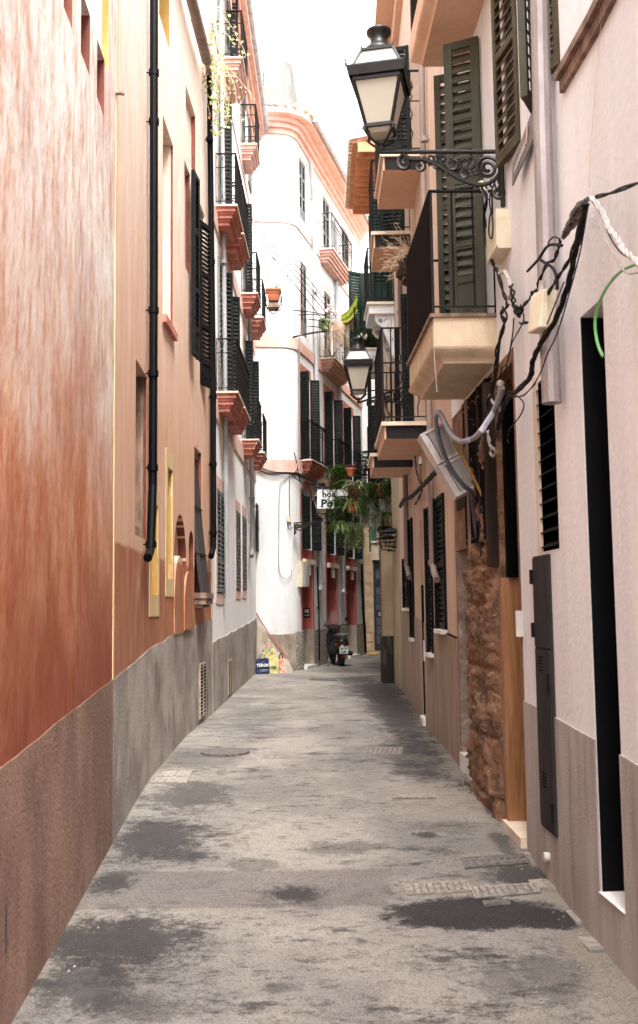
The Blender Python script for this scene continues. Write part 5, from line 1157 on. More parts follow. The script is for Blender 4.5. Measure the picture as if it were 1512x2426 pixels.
    for k in range(8):
        f = k/7; z = .98+.42*f; hw = .21*(1-.35*f**2.5); rows.append([W(hw*math.sin(a), 1.16-.10*f+.08*(math.cos(a)-1)*-1*-1, z-.05*(1-math.cos(a))) for a in [-1.35+2.7*j/10 for j in range(11)]])
    mb.grid(rows)
    mt, t, bs = nodes('tinted_windscreen'); bs.inputs['Base Color'].default_value = (.75, .62, .6, 1); bs.inputs['Roughness'].default_value = .08
    tr = N(t, 'ShaderNodeBsdfTransparent'); tr.inputs[0].default_value = (.80, .72, .72, 1); mx = N(t, 'ShaderNodeMixShader'); mx.inputs[0].default_value = .78
    t.links.new(bs.outputs[0], mx.inputs[1]); t.links.new(tr.outputs[0], mx.inputs[2]); t.links.new(mx.outputs[0], t.nodes['Material Output'].inputs[0])
    mb.build('windscreen', mt, r, smooth=True)
    mb = MB(); mb.lathe(W(.20, -.28, .33), [(0, 0), (.05, 0), (.062, .03), (.062, .42), (.04, .5), (0, .5)], 12, F); mb.build('exhaust', MT['iron'], r, smooth=True)
    loft([(.86, .90, .10, .05, .8), (.95, .96, .16, .06, .8), (1.1, .98, .15, .07, .8), (1.2, .94, .08, .05, .8)]).build('cockpit', MT['iron'], r, smooth=True)
    mb = MB(); mb.tube([W(-.12, .25, .28), W(-.30, .15, .02)], .012, 5); mb.tube([W(-.3, .15, .02), W(-.36, .17, .01)], .012, 5); mb.build('side_stand', MT['iron'], r)
scooter()
# ============================================================ BAGS BY THE CORNER
def bag(cx, cy, w, h, d, yaw, m, label, lean=0.0, handles=None, txt=None):
    ax = Vector((math.cos(yaw), math.sin(yaw), 0)); ay = Vector((-ax.y, ax.x, 0)); o = Vector((cx, cy, zg(cy)+.005)); r = root('shopping_bag', label, 'bag', o, 'shopping bags left by the corner')
    mb = MB(); rows = []; rs = random.Random(int(cx*1000))
    for k in range(7):
        f = k/6; ww = w*(1+.05*math.sin(f*5)); dd = d*(1-.45*f); row = []
        for x, y in [(-1, -1), (-.5, -1), (0, -1), (.5, -1), (1, -1), (1, 0), (1, 1), (.5, 1), (0, 1), (-.5, 1), (-1, 1), (-1, 0)]:
            row.append(o+ax*(x*ww/2+lean*f*w+rs.uniform(-.006, .006))+ay*(y*dd/2+rs.uniform(-.012, .012))+Z*(h*f+(rs.uniform(-.02, .02) if k == 6 else 0)))
        rows.append(row)
    mb.grid(rows, cu=True); mb.poly(rows[0]); mb.build('sack', m, r)
    if handles:
        mb = MB()
        for e in (-1, 1): mb.tube(smoothpts([o+ax*(-w*.25+lean*w)+ay*e*d*.25+Z*h*.96, o+ax*(-w*.15+lean*w)+ay*e*d*.2+Z*(h+.10), o+ax*(w*.15+lean*w)+ay*e*d*.2+Z*(h+.10), o+ax*(w*.25+lean*w)+ay*e*d*.25+Z*h*.96]), .008, 5)
        mb.build('handle', handles, r)
    if txt:
        s, size, x0, z0, mm, off = txt; mb = MB(); text_mesh(mb, s, o+ax*x0-ay*(d/2*off+.012)+Z*z0, ax, (Z*1+ay*.2*d/h).normalized(), size, .003); mb.build('lettering', mm, r)
MT['bagblue'] = mat('navy_bag_plastic', (.012, .022, .085), (.008, .014, .06), 7, rough=.45); MT['bagyellow'] = mat('yellow_bag_paper', (.62, .56, .24), (.50, .45, .18), 7, rough=.6)
MT['bagred'] = mat('red_bag', (.62, .10, .07), (.70, .60, .52), 14, rough=.5); MT['bagmulti'] = mat('white_bag', (.75, .74, .70), (.10, .22, .12), 16, rough=.5, c=(.55, .42, .05), cscale=14, clo=.5, chi=.55); MT['inkwhite'] = mat('white_print', (.8, .8, .8), rough=.5, bmp=0); 
gb = G(629, 1590)
bag(-1.34, 23.15, .31, .34, .16, .05, MT['bagblue'], 'navy blue shopping bag with white lettering, frontmost against the white wall', -.05, MT['bagblue'], ('TEROS', .09, -.14, .17, MT['inkwhite'], .85))
bag(-1.12, 23.28, .30, .43, .16, -.1, MT['bagyellow'], 'pale yellow paper shopping bag between the navy bag and the red one', .0, MT['boxpale'], ('oje', .10, -.03, .12, MT['bagblue'], .9))
bag(-.94, 23.38, .14, .34, .14, .3, MT['bagred'], 'red and white crumpled bag at the right end of the pile', .1, MT['iron'])
bag(-1.24, 23.48, .28, .56, .15, .0, MT['bagmulti'], 'tall white and green printed bag with yellow rim standing at the back', .05, MT['bagred'])
# ============================================================ COVERS AND GRATES IN THE STREET
MT['coverpale'] = mat('pale_concrete_cover', (.31, .28, .245), (.20, .18, .155), 20, rough=.8, bmp=.3)
MT['coverlight'] = mat('worn_concrete_cover', (.27, .235, .20), (.15, .13, .115), 20, rough=.8, bmp=.3)
MT['covermetal'] = mat('worn_iron_cover', (.15, .13, .12), (.07, .06, .058), 25, rough=.6, bmp=.3)
def plate(quad, m, label, cat, pattern='grid', nu=8, nv=4, name='drain_cover', mpat=None):
    q = [G(*p) for p in quad]; q = [Vector((p.x, p.y, zg(p.y)+.010)) for p in q]; c = sum(q, Vector())/4
    r = root(name, label, cat, c, 'utility covers let into the asphalt'); L = lambda u, v, h: (q[0]*(1-u)+q[1]*u)*(1-v)+(q[3]*(1-u)+q[2]*u)*v+Z*h
    mb = MB(); top = [L(u, v, .002) for u, v in ((0, 0), (1, 0), (1, 1), (0, 1))]; bot = [p-Z*.06 for p in top]; mb.poly(top); mb.grid([bot, top], cu=True); mb.build('plate', m, r)
    mb = MB()
    def bx_(u0, u1, v0, v1, h0, h1):
        a = [L(u, v, h1) for u, v in ((u0, v0), (u1, v0), (u1, v1), (u0, v1))]; b = [p-Z*(h1-h0) for p in a]; mb.poly(a); mb.grid([b, a], cu=True)
    if pattern == 'grid':
        for i in range(nu):
            for j in range(nv): bx_((i+.18)/nu, (i+.82)/nu, (j+.15)/nv, (j+.85)/nv, .002, .008)
    elif pattern == 'bars':
        for i in range(nu): bx_((i+.3)/nu, (i+.7)/nu, .1, .9, .002, .008)
    for a in ((-.03, .0, 0, 1), (1.0, 1.03, 0, 1), (-.03, 1.03, -.06, 0), (-.03, 1.03, 1, 1.06)): bx_(*a, -.004, .006)
    mb.build('tread', mpat or m, r)
plate([(376, 1842), (447, 1842), (455, 1829), (388, 1829)], MT['coverpale'], 'far half of the pale two piece meter cover by the left wall', 'cover', 'bars', 5, 1, 'meter_cover')
plate([(362, 1857), (440, 1857), (447, 1844.5), (375, 1844.5)], MT['coverpale'], 'near half of the pale two piece meter cover by the left wall', 'cover', 'bars', 5, 1, 'meter_cover')
plate([(870, 1789), (950, 1789), (954, 1774), (876, 1774)], MT['covermetal'], 'farthest ribbed iron grate near the peach wall', 'grate', 'grid', 7, 3, mpat=MT['coverlight'])
plate([(932, 1893), (1032, 1893), (1030, 1883), (934, 1883)], MT['coverlight'], 'narrow mesh grate in the middle of the lane before the stone pillar', 'grate', 'grid', 12, 2)
plate([(1106, 2060), (1252, 2046), (1240, 2028), (1098, 2038)], MT['covermetal'], 'long iron cover touching the right kerb stones', 'cover', 'grid', 9, 2)
plate([(968, 2122), (1112, 2114), (1104, 2093), (962, 2101)], MT['covermetal'], 'ribbed iron cover at the left of the pair by the dark patch', 'cover', 'grid', 9, 4, mpat=MT['coverlight'])
plate([(1128, 2130), (1278, 2116), (1264, 2098), (1118, 2108)], MT['covermetal'], 'ribbed iron cover at the right of the pair by the dark patch', 'cover', 'grid', 9, 4, mpat=MT['coverlight'])
plate([(1149, 2149), (1208, 2145), (1204, 2137), (1145, 2140)], MT['covermetal'], 'smallest iron cover lying inside the dark asphalt patch', 'cover', 'bars', 3, 1)
def manhole():
    a, b = G(476, 1783), G(592, 1783); c = (a+b)/2; rr = (b.x-a.x)/2; c.z = zg(c.y)+.006; r = root('manhole_cover', 'round manhole cover by the left wall filled with asphalt', 'manhole', c, 'utility covers let into the asphalt')
    mb = MB(); mb.lathe(c, [(rr, -.02), (rr, .012), (rr-.03, .012), (rr-.03, .004)], 36); mb.build('ring', MT['covermetal'], r)
    mb = MB(); mb.lathe(c, [(rr-.034, -.01), (rr-.034, .011), (0, .013)], 36); mb.build('lid', MT['covermetal'], r)
manhole()
a, b = G(740, 1609), G(840, 1611)
plate([(735, 1612), (800, 1613), (802, 1609), (738, 1608)], MT['covermetal'], 'thin dark iron plate crossing the lane before the bend', 'cover', 'bars', 4, 1)
# ============================================================ BOXES, PLAQUE, CONDUIT
mb = MB(); a, b, c, d = WR.rect((1211, 492), (1190, 624)); 
WR.strip(mb, a+.02, b+.03, c, d, .11); cb = one('junction_box', mb, MT['boxcream'], 'tall cream junction box on the pink wall under the largest lantern', 'box', bevel=.01)
mb = MB(); WR.strip(mb, a+.0, b+.02, c+.01, d-.01, .118, .110); o_ = mb.build('lid', MT['boxcream']); o_.data.transform(Matrix.Translation(-cb.location)); o_.parent = cb
mb = MB(); a = P(1296, 705, 5.95); ax = Vector((.30, -.95, 0)).normalized(); ay = Vector((-ax.y, ax.x, 0)); mb.ob(Vector((1.335, 5.98, a.z-.22)), ax, ay, (Z+Vector((.10, -.12, 0))).normalized(), 0, .15, -.05, .05, 0, .23)
bx2 = one('junction_box', mb, MT['boxcream'], 'worn beige junction box tied to the silver downpipe behind black cables', 'box', bevel=.008)
mb = MB(); mb.tube([(1.37, 5.93, a.z+.0), (1.38, 5.90, a.z+.09)], .022, 8); one('cable_connector', mb, MT['wcable'], 'white taped connector on top of the beige junction box', 'connector')
# tilted double meter box
q = [P(994, 1033, 9.0), P(1047, 1006, 9.05), P(1128, 1155, 8.95), P(1080, 1179, 8.9)]; n_ = (q[1]-q[0]).cross(q[3]-q[0]).normalized()
if n_.y > 0: n_ = -n_
r = root('meter_box', 'grey double meter box hanging askew from the derelict house wall', 'box', sum(q, Vector())/4)
Lq = lambda u, v, h: (q[0]*(1-u)+q[1]*u)*(1-v)+(q[3]*(1-u)+q[2]*u)*v+n_*h
def bq(mb, u0, u1, v0, v1, h0, h1):
    a = [Lq(u, v, h1) for u, v in ((u0, v0), (u1, v0), (u1, v1), (u0, v1))]; b = [Lq(u, v, h0) for u, v in ((u0, v0), (u1, v0), (u1, v1), (u0, v1))]
    mb.poly(a); mb.poly(b[::-1]); mb.grid([b, a], cu=True)
mb = MB(); bq(mb, .03, .97, .02, .98, -.12, 0); mb.build('back_case', MT['boxpale'], r)
for v0, v1 in ((0, .485), (.515, 1)):
    mb = MB(); bq(mb, .30, 1, v0, v1, -.09, .022); cs = mb.build('case', MT['boxgrey'], r)
    mb = MB(); bq(mb, 0, .22, v0, v1, -.09, .03); mb.build('lid', MT['boxpale'], cs)
    mb = MB(); bq(mb, -.01, 1.02, v0-.005, v0+.03, -.1, .034); mb.build('rim', MT['boxpale'], cs); mb = MB(); bq(mb, -.01, 1.02, v1-.03, v1+.005, -.1, .034); mb.build('rim', MT['boxpale'], cs)
mb = MB(); a, b = P(1046, 985, 8.92), P(1158, 1203, 8.55); d = (b-a).normalized(); s_ = d.cross(Y1).normalized(); mb.ob(a, d, s_, s_.cross(d), 0, (b-a).length, -.012, .012, -.012, .012)
one('rusty_strut', mb, mat('rusty_yellow', (.30, .17, .04), (.18, .09, .025), 12, rough=.8), 'yellowish rusty strut slanting beside the askew grey meter box', 'strut')
# small plaque hanging by the olive shutter
q4 = [P(1215, 388, 7.0), P(1269, 238, 6.5), P(1266, 322, 6.5), P(1213, 440, 7.0)]; mb = MB(); mb.poly(q4); mb.poly([p+Vector((.012, 0, 0)) for p in q4][::-1]); mb.grid([q4, [p+Vector((.012, 0, 0)) for p in q4]], cu=True)
pq = root('shop_sign', 'mauve grey shop plaque with white script beside the olive shutter', 'sign', q4[3]); mb.build('panel', mat('mauve_plaque', (.17, .14, .14), (.14, .115, .115), 3, rough=.4, bmp=0), pq)
mb = MB(); Lp = lambda u, v: ((q4[0]*(1-u)+q4[1]*u)*(1-v)+(q4[3]*(1-u)+q4[2]*u)*v)-Vector((.006, 0, 0))
for k in range(8):
    u0 = .14+.06*k; mb.tube([Lp(u0, .74), Lp(u0+.02, .52), Lp(u0+.035, .72), Lp(u0+.05, .56)], .004, 3, False)
mb.build('script', MT['inkwhite'], pq)
mb = MB(); mb.tube([Lp(.72, .2), Lp(.70, .75)], .008, 4); mb.build('stripe', MT['palepink'], pq)
def W8(x, y): return (1125+x*.2686, 592+y*.2686)
def W6(x, y): return (1125+x*.2686, y*.2686)
def W4(x, y): return (977+x*.2154, 770+y*.2154)
ncab = [0]
def cable(pts, label, m='cable', r=.007, strands=1, off=.07, name='cable', cat='cable', group='cables looped along the pink wall', W=WR, jit=.0, n=5, end=None):
    q = []
    for j, p in enumerate(pts):
        o = p[2] if len(p) > 2 else off
        q.append(P(p[0], p[1], p[3]) if len(p) > 3 else W.on(p[0], p[1], o))
    q = smoothpts(q, n); mb = MB(); rs = random.Random(len(label)*7+len(pts))
    rr = r if not isinstance(r, (list, tuple)) else r[0]
    for s_ in range(strands):
        ph = s_*2*math.pi/strands; out = []
        for k, p in enumerate(q):
            d = (q[min(k+1, len(q)-1)]-q[max(k-1, 0)]).normalized(); a = d.cross(Vector((.3, .9, .2))).normalized(); b = d.cross(a)
            R_ = (rr*1.1 if strands > 1 else 0)+jit*rs.uniform(0, 1); th = ph+k*.8; out.append(p+(a*math.cos(th)+b*math.sin(th))*R_)
        if isinstance(r, (list, tuple)):
            out_r = [r[min(int(k/len(out)*len(r)), len(r)-1)] for k in range(len(out))]; mb.tube(out, out_r, 6)
        else: mb.tube(out, rr, 6)
    return one(name, mb, MT[m], label, cat, group)
cable([(1530, 426), (1447, 457), (1396, 470)], 'thick brown twisted rope entering from the right edge', 'cable', .006, 2, .10, 'rope', 'rope')
cable([(1392, 470), (1370, 500), (1352, 535), (1334, 562)], 'thick frayed bundle sheath hanging from the rope end', 'sheath', [.015, .03, .036, .03, .022, .015], 1, .10, 'cable_sheath', 'cable', jit=.004)
cable([W6(755, 2120), W6(740, 2180), W6(700, 2290), W8(640, 120), W8(560, 300), W8(570, 345), W8(510, 370), W8(500, 410), W8(430, 490), W8(405, 525)], 'crinkled twisted cable running down left from the frayed sheath', 'cable', .006, 2, .17)
cable([W6(770, 2165), W6(650, 2165), W6(560, 2290), W6(465, 2392)], 'stiff cable stub poking left off the frayed sheath', 'cable', .009, 1, .175)
cable([W6(755, 2110), W6(700, 2090), W6(655, 2130), W6(650, 2170)], 'small looped wire above the stiff cable stub', 'cable', .005, 1, .175)
cable([W6(570, 2285), W6(640, 2330), W8(690, 160), W8(722, 240), W8(728, 350)], 'curved cable dropping into the beige junction box', 'cable', .010, 1, .175)
cable([W6(985, 1790), W6(930, 2060), W8(890, 0), W8(830, 280), W8(720, 600), W8(580, 830), W8(510, 990), W8(495, 1110), W8(390, 1230), W8(300, 1300), W8(235, 1440), W8(205, 1580)], 'thickest black cable bundle sweeping down from the rope end', 'cable', .009, 3, .17)
cable([W6(975, 1790), W6(900, 2080), W8(830, 90), W8(740, 230), W8(650, 380), W8(605, 470), W8(575, 530), W8(600, 562), W8(540, 610), W8(470, 635), W8(400, 648)], 'wavy twisted cable curling left across the silver downpipe', 'cable', .006, 2, .17)
cable([W6(1005, 1790), W6(960, 2060), W8(925, 40), W8(860, 290), W8(760, 640), W8(700, 800), W8(640, 920), W8(590, 1060), W8(520, 1190), W8(430, 1280), W8(330, 1300)], 'thin black wire bowing right of the thickest bundle', 'cable', .004, 1, .175)
cable([W8(790, 280), W8(700, 500), W8(620, 700), W8(585, 790), W8(520, 960), W8(460, 1140), W8(400, 1190), W8(340, 1260)], 'thin black wire left of the thickest bundle', 'cable', .004, 1, .175)
cable([W6(1010, 1650), W6(1030, 1250), W6(1090, 500), W6(1135, -60)], 'fine pinkish string rising up the pink wall', 'palepink', .0018, 1, .02)
cable([W6(1030, 1740), W6(1120, 1860), W6(1190, 2020), W6(1250, 2090), W6(1310, 2200), W6(1380, 2260), W6(1470, 2350)], 'white wrapped cable hanging toward the right edge', 'wcable', .0075, 3, .17)
cable([W6(1045, 1760), W6(1130, 1930), W6(1190, 2080), W6(1290, 2230), W6(1400, 2280), W6(1480, 2290)], 'dark thin wire threaded along the white wrapped cable', 'cable', .004, 1, .12)
cable([W6(1040, 1900), W6(1120, 2040), W6(1230, 2250), W6(1330, 2400), W8(1440, 200)], 'pale slack wire below the white wrapped cable', 'wcable', .005, 1, .175)
cable([W8(1480, 105), W8(1400, 135), W8(1290, 190), W8(1180, 310), W8(1100, 460), W8(1065, 590), W8(1066, 720), W8(1092, 850), W8(1130, 938)], 'green hose end dangling over the black doorway', 'greencable', .008, 1, .14, 'hose', 'hose')
cable([W6(60, 1640), W6(105, 1740), W6(85, 1900), W6(110, 2150), W6(165, 2330), W8(200, 190), W8(255, 380), W8(290, 480), W8(235, 560), W8(260, 650), W8(200, 860), W8(185, 1040), W8(150, 1260), W8(110, 1350), W8(130, 1500)], 'long black cable falling left of the cream junction box', 'cable', .008, 2, .10)
cable([W6(180, 1600), W6(130, 1760), W6(160, 1950), W6(150, 2100), W6(125, 2060), W6(130, 1930), W6(150, 1850)], 'slack black loop above the cream junction box', 'cable', .006, 1, .13)
cable([W8(245, 500), W8(285, 590), W8(240, 700), W8(215, 880), W8(200, 1040), W8(165, 1220)], 'second black cable plaited below the cream junction box', 'cable', .008, 1, .11)
cable([W8(225, 205), W8(270, 195), W8(310, 290), W8(320, 380), W8(300, 450), W8(340, 480)], 'silvery wire knot just under the cream junction box', 'wcable', .006, 4, .10, jit=.006)
cable([W8(320, 310), W8(340, 400), W8(345, 480), W8(370, 530), W8(395, 560), W8(415, 510), W8(385, 500), W8(360, 540), W8(400, 580)], 'tangled black wire knot beside the wall at lantern arm end', 'cable', .008, 2, .10, jit=.006)
cable([W8(430, 560), W8(432, 620), W8(395, 700), W8(330, 820), W8(290, 980), W8(270, 1080), W8(235, 1160)], 'thin black wire dropping to the round insulator', 'cable', .005, 1, .09)
cable([W8(345, 600), W8(335, 740), W8(320, 830), W8(285, 1000), W8(240, 1040), W8(225, 1130)], 'thin black wire left of the insulator wire', 'cable', .005, 1, .08)
cable([W8(360, 1280), W8(420, 1330), W8(432, 1390), W8(390, 1480), W8(310, 1580), W8(288, 1660), W8(300, 1705)], 'loose black wire end curling over the dark doorway edge', 'cable', .005, 1, .08)
cable([W8(540, 1180), W8(480, 1240), W8(420, 1290), W8(320, 1290)], 'thin wire pinned across to the louvred vent', 'cable', .0035, 1, .05)
cable([W4(985, 690, ), W4(960, 800), W4(900, 950), W4(830, 1060)+(.16,), W4(750, 1180)+(.25,), W4(690, 1235)+(0, 8.4), W4(610, 1270)+(0, 8.5), W4(530, 1280)+(0, 8.6), W4(440, 1215)+(0, 8.7), W4(375, 1110)+(0, 8.75), W4(325, 1005)+(0, 8.8), W4(285, 962)+(0, 8.8), W4(260, 1000)+(0, 8.85)], 'thick grey conduit arching down to the askew meter box', 'gcable', .026, 1, .08, 'conduit', 'conduit', n=6)
cable([W4(260, 1000)+(0, 8.85), W4(268, 1110)+(0, 8.8), W4(320, 1330)+(0, 8.75), W4(420, 1570)+(0, 8.7), W4(560, 1760)+(0, 8.7), W4(655, 1850)+(0, 8.75), (1123, 1210, 0, 8.85), (1131, 1269, 0, 8.9), (1146, 1307, 0, 8.9), (1165, 1326, 0, 8.9)], 'thick dark conduit looping over the askew meter box front', 'dcable', .022, 1, .08, 'conduit', 'conduit', n=6)
mb = MB(); p = WR.on(1186, 909, .10); mb.lathe(p, [(0, -.02), (.028, -.02), (.03, 0), (.022, .02), (0, .02)], 14, (CAM-p).normalized()); one('insulator', mb, MT['greyplaster'], 'round clay insulator where the wires meet the grey conduit', 'insulator')
cable([W4(850, 770), W4(900, 870), W4(960, 900), W4(975, 960), W4(985, 1000)], 'short white tie wires around the doorway corner', 'wcable', .005, 2, .06)
cable([W4(830, 1160), W4(850, 1300), W4(870, 1350), W4(860, 1400), W4(890, 1440), W4(915, 1380), W4(880, 1345)], 'white hanging wire ring before the dark cloth', 'wcable', .007, 2, .07)
cable([W4(960, 980), W4(950, 1150), W4(910, 1280), W4(890, 1350)], 'thin dark wire with pale tips beside the white ring', 'cable', .004, 1, .06)
cable([W4(225, 0)+(0, 7.95), W4(240, 260)+(0, 7.95), W4(252, 480)+(0, 7.95), W4(258, 530)+(0, 7.95), W4(268, 690)+(0, 7.95), W4(270, 735)+(0, 7.95)], 'pale string with a blue knot hanging in front of the cream balcony', 'boxgrey', .0035, 1, 0, 'string', 'string')
cable([W6(-40, 1350), W6(20, 1480), W6(60, 1640), W6(110, 1760)], 'cable joining the lantern arm to the cream junction box', 'cable', .006, 2, .12)
mb = MB(); a, b = WR.on(1140, 432, .14), WR.on(1160, 462, .14); mb.tube([P(1138, 430, 7.9), P(1152, 462, 7.9)], .024, 10); one('cable_connector', mb, MT['boxcream'], 'cream plastic connector hanging under the largest lantern arm', 'connector')
# bundle on the peach wall
cable([(948, 1200, .05), (957, 1184), (976, 1176), (999, 1153), (1017, 1134), (1040, 1112), (1070, 1095)], 'thick twisted black cable bundle crossing the peach wall', 'cable', .014, 4, .12, group='cables on the peach wall', jit=.008)
cable([(984, 1080), (986, 1110), (993, 1135), (1000, 1150)], 'black wire pair dropping from the lower peach balcony', 'cable', .006, 2, .07, group='cables on the peach wall', jit=.006)
cable([(998, 1098), (997, 1120), (1000, 1150)], 'single black wire beside the small connector on the peach wall', 'cable', .006, 1, .07, group='cables on the peach wall')
cable([(1001, 1160), (990, 1185), (983, 1195)], 'cut cable ends drooping under the peach wall bundle', 'cable', .007, 2, .1, group='cables on the peach wall')
mb = MB(); mb.tube([WR.on(996, 1081, .07), WR.on(997, 1100, .07)], .028, 8); one('cable_connector', mb, MT['boxgrey'], 'small brown connector on the peach wall above the cable bundle', 'connector')
# wires in front of the white corner house
for k, (a, b, s) in enumerate((((620, 536), (773, 712), 'highest'), ((621, 551), (774, 728), 'second highest'), ((619, 562), (776, 745), 'second lowest'), ((619, 577), (780, 778), 'lowest'))):
    pts = []
    for f in (0, .25, .5, .75, 1): pts.append((a[0]+(b[0]-a[0])*f, a[1]+(b[1]-a[1])*f+8*math.sin(math.pi*f)*-.3, 0, 23.7+.2*f+3.6*max(0, f-.5)))
    cable(pts, f'{s} of the four parallel power wires slanting across the white corner house', 'cable', .011, 1, 0, 'power_wire', 'wire', 'power wires over the corner house')
for k, (a, b, lb) in enumerate((((694, 735), (772, 746), 'upper flat wire meeting the tangled junction on the corner house'), ((703, 745), (774, 748), 'second flat wire meeting the tangled junction'), ((732, 757), (768, 763), 'short upper stub wire left of the tangled junction'), ((732, 773), (770, 780), 'short lower stub wire left of the tangled junction'), ((694, 799), (782, 783), 'rising wire pair ending under the tangled junction'))):
    cable([(a[0], a[1], .3), ((a[0]+b[0])/2, (a[1]+b[1])/2-2, .3), (b[0], b[1], .3)], lb, 'cable', .012, 2 if k == 4 else 1, .3, 'power_wire', 'wire', 'power wires over the corner house', WD)
rs = random.Random(3)
cable([(rs.uniform(772, 797), 722+70*k/16+rs.uniform(-4, 4), .35) for k in range(17)], 'white and blue tangled wire junction on the corner house', 'wcable', .018, 2, .3, 'wire_junction', 'wires', 'power wires over the corner house', WD, jit=.02)
for pts, m, rad, lb in (([(704, 1079), (704, 1094), (699, 1116), (668, 1141), (663, 1163), (661, 1257), (662, 1351), (677, 1372), (690, 1362), (691, 1351)], 'wcable', .016, 'white looping cable on the plain face of the corner house'),
        ([(697, 1072), (705, 1101), (711, 1141), (720, 1150)], 'cable', .016, 'black cable hanging beside the white one at the pink band'),
        ([(686.5, 1129), (686.5, 1223)], 'cable', .010, 'straight black drop wire to the small wall box'),
        ([(682, 1237), (683, 1250), (688, 1255), (693, 1248)], 'cable', .014, 'short black loop from wall box to the small lantern'),
        ([(614, 1106), (650, 1118), (700, 1120), (735, 1122), (775, 1124)], 'cable', .016, 'upper black cable strung under the pink band'),
        ([(614, 1112), (640, 1124), (690, 1122), (730, 1135), (760, 1148)], 'cable', .018, 'middle black cable sagging under the pink band'),
        ([(690, 1122), (710, 1140), (735, 1148), (752, 1147)], 'cable', .016, 'lowest twisted black cable under the pink band')):
    cable(pts, lb, m, rad*.7, 1, .06, group='cables on the corner house', W=WD)
mb = MB(); a, b, c, d = WD.rect((679, 1221), (688, 1237)); WD.strip(mb, a, b, c, d, .06); one('wall_box', mb, MT['boxcream'], 'small cream wall box left of the small lantern arm', 'box')
# ============================================================ PLANTS
def fern(c, n, L, sp, seed, mb=None, droop=1.0, leafw=.018, out=Vector((0, 0, 0)), dens=26):
    rs = random.Random(seed); mb = mb or MB()
    for k in range(n):
        p = Vector(c)+Vector((rs.uniform(-1, 1)*sp[0], rs.uniform(-1, 1)*sp[1], rs.uniform(-.1, .1)*sp[2])); d = Vector((rs.uniform(-1, 1), rs.uniform(-1, 1), .6*rs.random())).normalized(); l = L*rs.uniform(.35, 1)
        for j in range(dens):
            f = j/dens; d = (d+Vector((rs.uniform(-.12, .12), rs.uniform(-.12, .12), -.28*droop))+out*.1).normalized(); p = p+d*(l/dens)
            for e in range(2):
                a = Vector((rs.uniform(-1, 1), rs.uniform(-1, 1), rs.uniform(-.6, .5))).normalized(); w_ = leafw*rs.uniform(.6, 1.3); s_ = a.cross(d).normalized()*w_*.35
                tip = p+a*w_*2.4; mb.poly([p-s_, p+a*w_*1.2-s_*1.2, tip, p+a*w_*1.2+s_*1.2])
    return mb
def blades(c, n, L, seed, w=.022, up=.8, droop=.22, mb=None, spread=1.0):
    rs = random.Random(seed); mb = mb or MB()
    for k in range(n):
        a = rs.uniform(0, 2*math.pi); d = Vector((math.cos(a)*spread, math.sin(a)*spread, rs.uniform(up*.4, up*1.6))).normalized(); p = Vector(c)+Vector((rs.uniform(-.05, .05), rs.uniform(-.05, .05), 0)); l = L*rs.uniform(.6, 1.1); s_ = Vector((-math.sin(a), math.cos(a), 0)); rows = []
        for j in range(9):
            f = j/8; ww = w*(math.sin(math.pi*min(1, f*.85+.12))**.7)*(1 if f < 1 else .1); rows.append([p-s_*ww, p+Z*ww*.3*-1, p+s_*ww]); d = (d+Vector((0, 0, -droop))).normalized(); p = p+d*l/8
        mb.grid(rows)
    return mb
def pot(c, r0, r1, h, m='terracotta'):
    mb = MB(); mb.lathe(Vector(c), [(0, 0), (r0, 0), (r1*.93, h*.8), (r1*1.06, h*.8), (r1*1.08, h), (r1*.92, h), (r1*.9, h*.8), (0, h*.78)], 16); return mb
gp = 'plants on the far right balconies'
def plant(label, loc, parts, name='hanging_plant', cat='plant', group=gp):
    r = root(name, label, cat, loc, group)
    for nm, mb, m in parts: mb.build(nm, MT[m], r)
    return r
c = P(802, 1112, 22.1); m1 = fern(c, 90, .95, (.10, .14, .3), 11, droop=.9, leafw=.024); plant('bright asparagus fern tumbling left of the terracotta pot', c, [('foliage', m1, 'fern')])
c = P(806, 1185, 22.0); m1 = fern(c, 100, 1.15, (.18, .14, .9), 12, droop=1.2, leafw=.022); m2 = blades(c-Z*.45, 60, .5, 5, .010, .2, .25); plant('long trailing spider plant mass hanging in front of the hostel sign edge', c, [('foliage', m1, 'fern'), ('runner', m2, 'fern2')])
c = P(832, 1129, 21.9); plant('terracotta pot of purple leaved plant hung on the balcony rail', c, [('pot', pot(c, .07, .12, .19), 'terracotta'), ('foliage', blades(c+Z*.17, 26, .22, 8, .022, 1.2, .1), 'purple')], 'potted_plant')
c = P(846, 1128, 21.8); plant('strap leaved plant with pale striped blades by the terracotta pot', c, [('foliage', blades(c-Z*.2, 44, .55, 9, .016, 1.0, .22), 'paleleaf')])
c = P(866, 1100, 21.7); m1 = MB(); [blades(c+Vector((0.03*k, 0, .1*k-.25)), 16, .34, 20+k, .030, .5, .12, m1) for k in range(6)]; plant('dark glossy leaved shrub rising above the lower balcony rail', c, [('foliage', m1, 'darkleaf')], 'potted_plant')
c = P(833, 1210, 21.9); plant('spider plant in a brown hanging pot under the striped blades', c, [('pot', pot(c-Z*.03, .10, .14, .20), 'terracotta'), ('foliage', blades(c+Z*.15, 70, .62, 31, .011, .9, .26), 'fern2')], 'potted_plant')
c = P(838, 1250, 21.9); plant('pale green trailing leaves below the brown hanging pot', c, [('foliage', fern(c, 70, .55, (.16, .12, .8), 33, droop=1.3, leafw=.026), 'paleleaf')])
c = P(876, 1150, 20.3); plant('long feathery fern column hanging left of the white balcony slab', c, [('foliage', fern(c, 95, 1.2, (.09, .10, .5), 41, droop=1.3, leafw=.020), 'fern')])
c = P(930, 1150, 20.1); plant('bushy fern filling the right end of the planted balcony', c, [('foliage', fern(c, 80, .6, (.13, .16, 1.6), 43, droop=.7, leafw=.020), 'fern')])
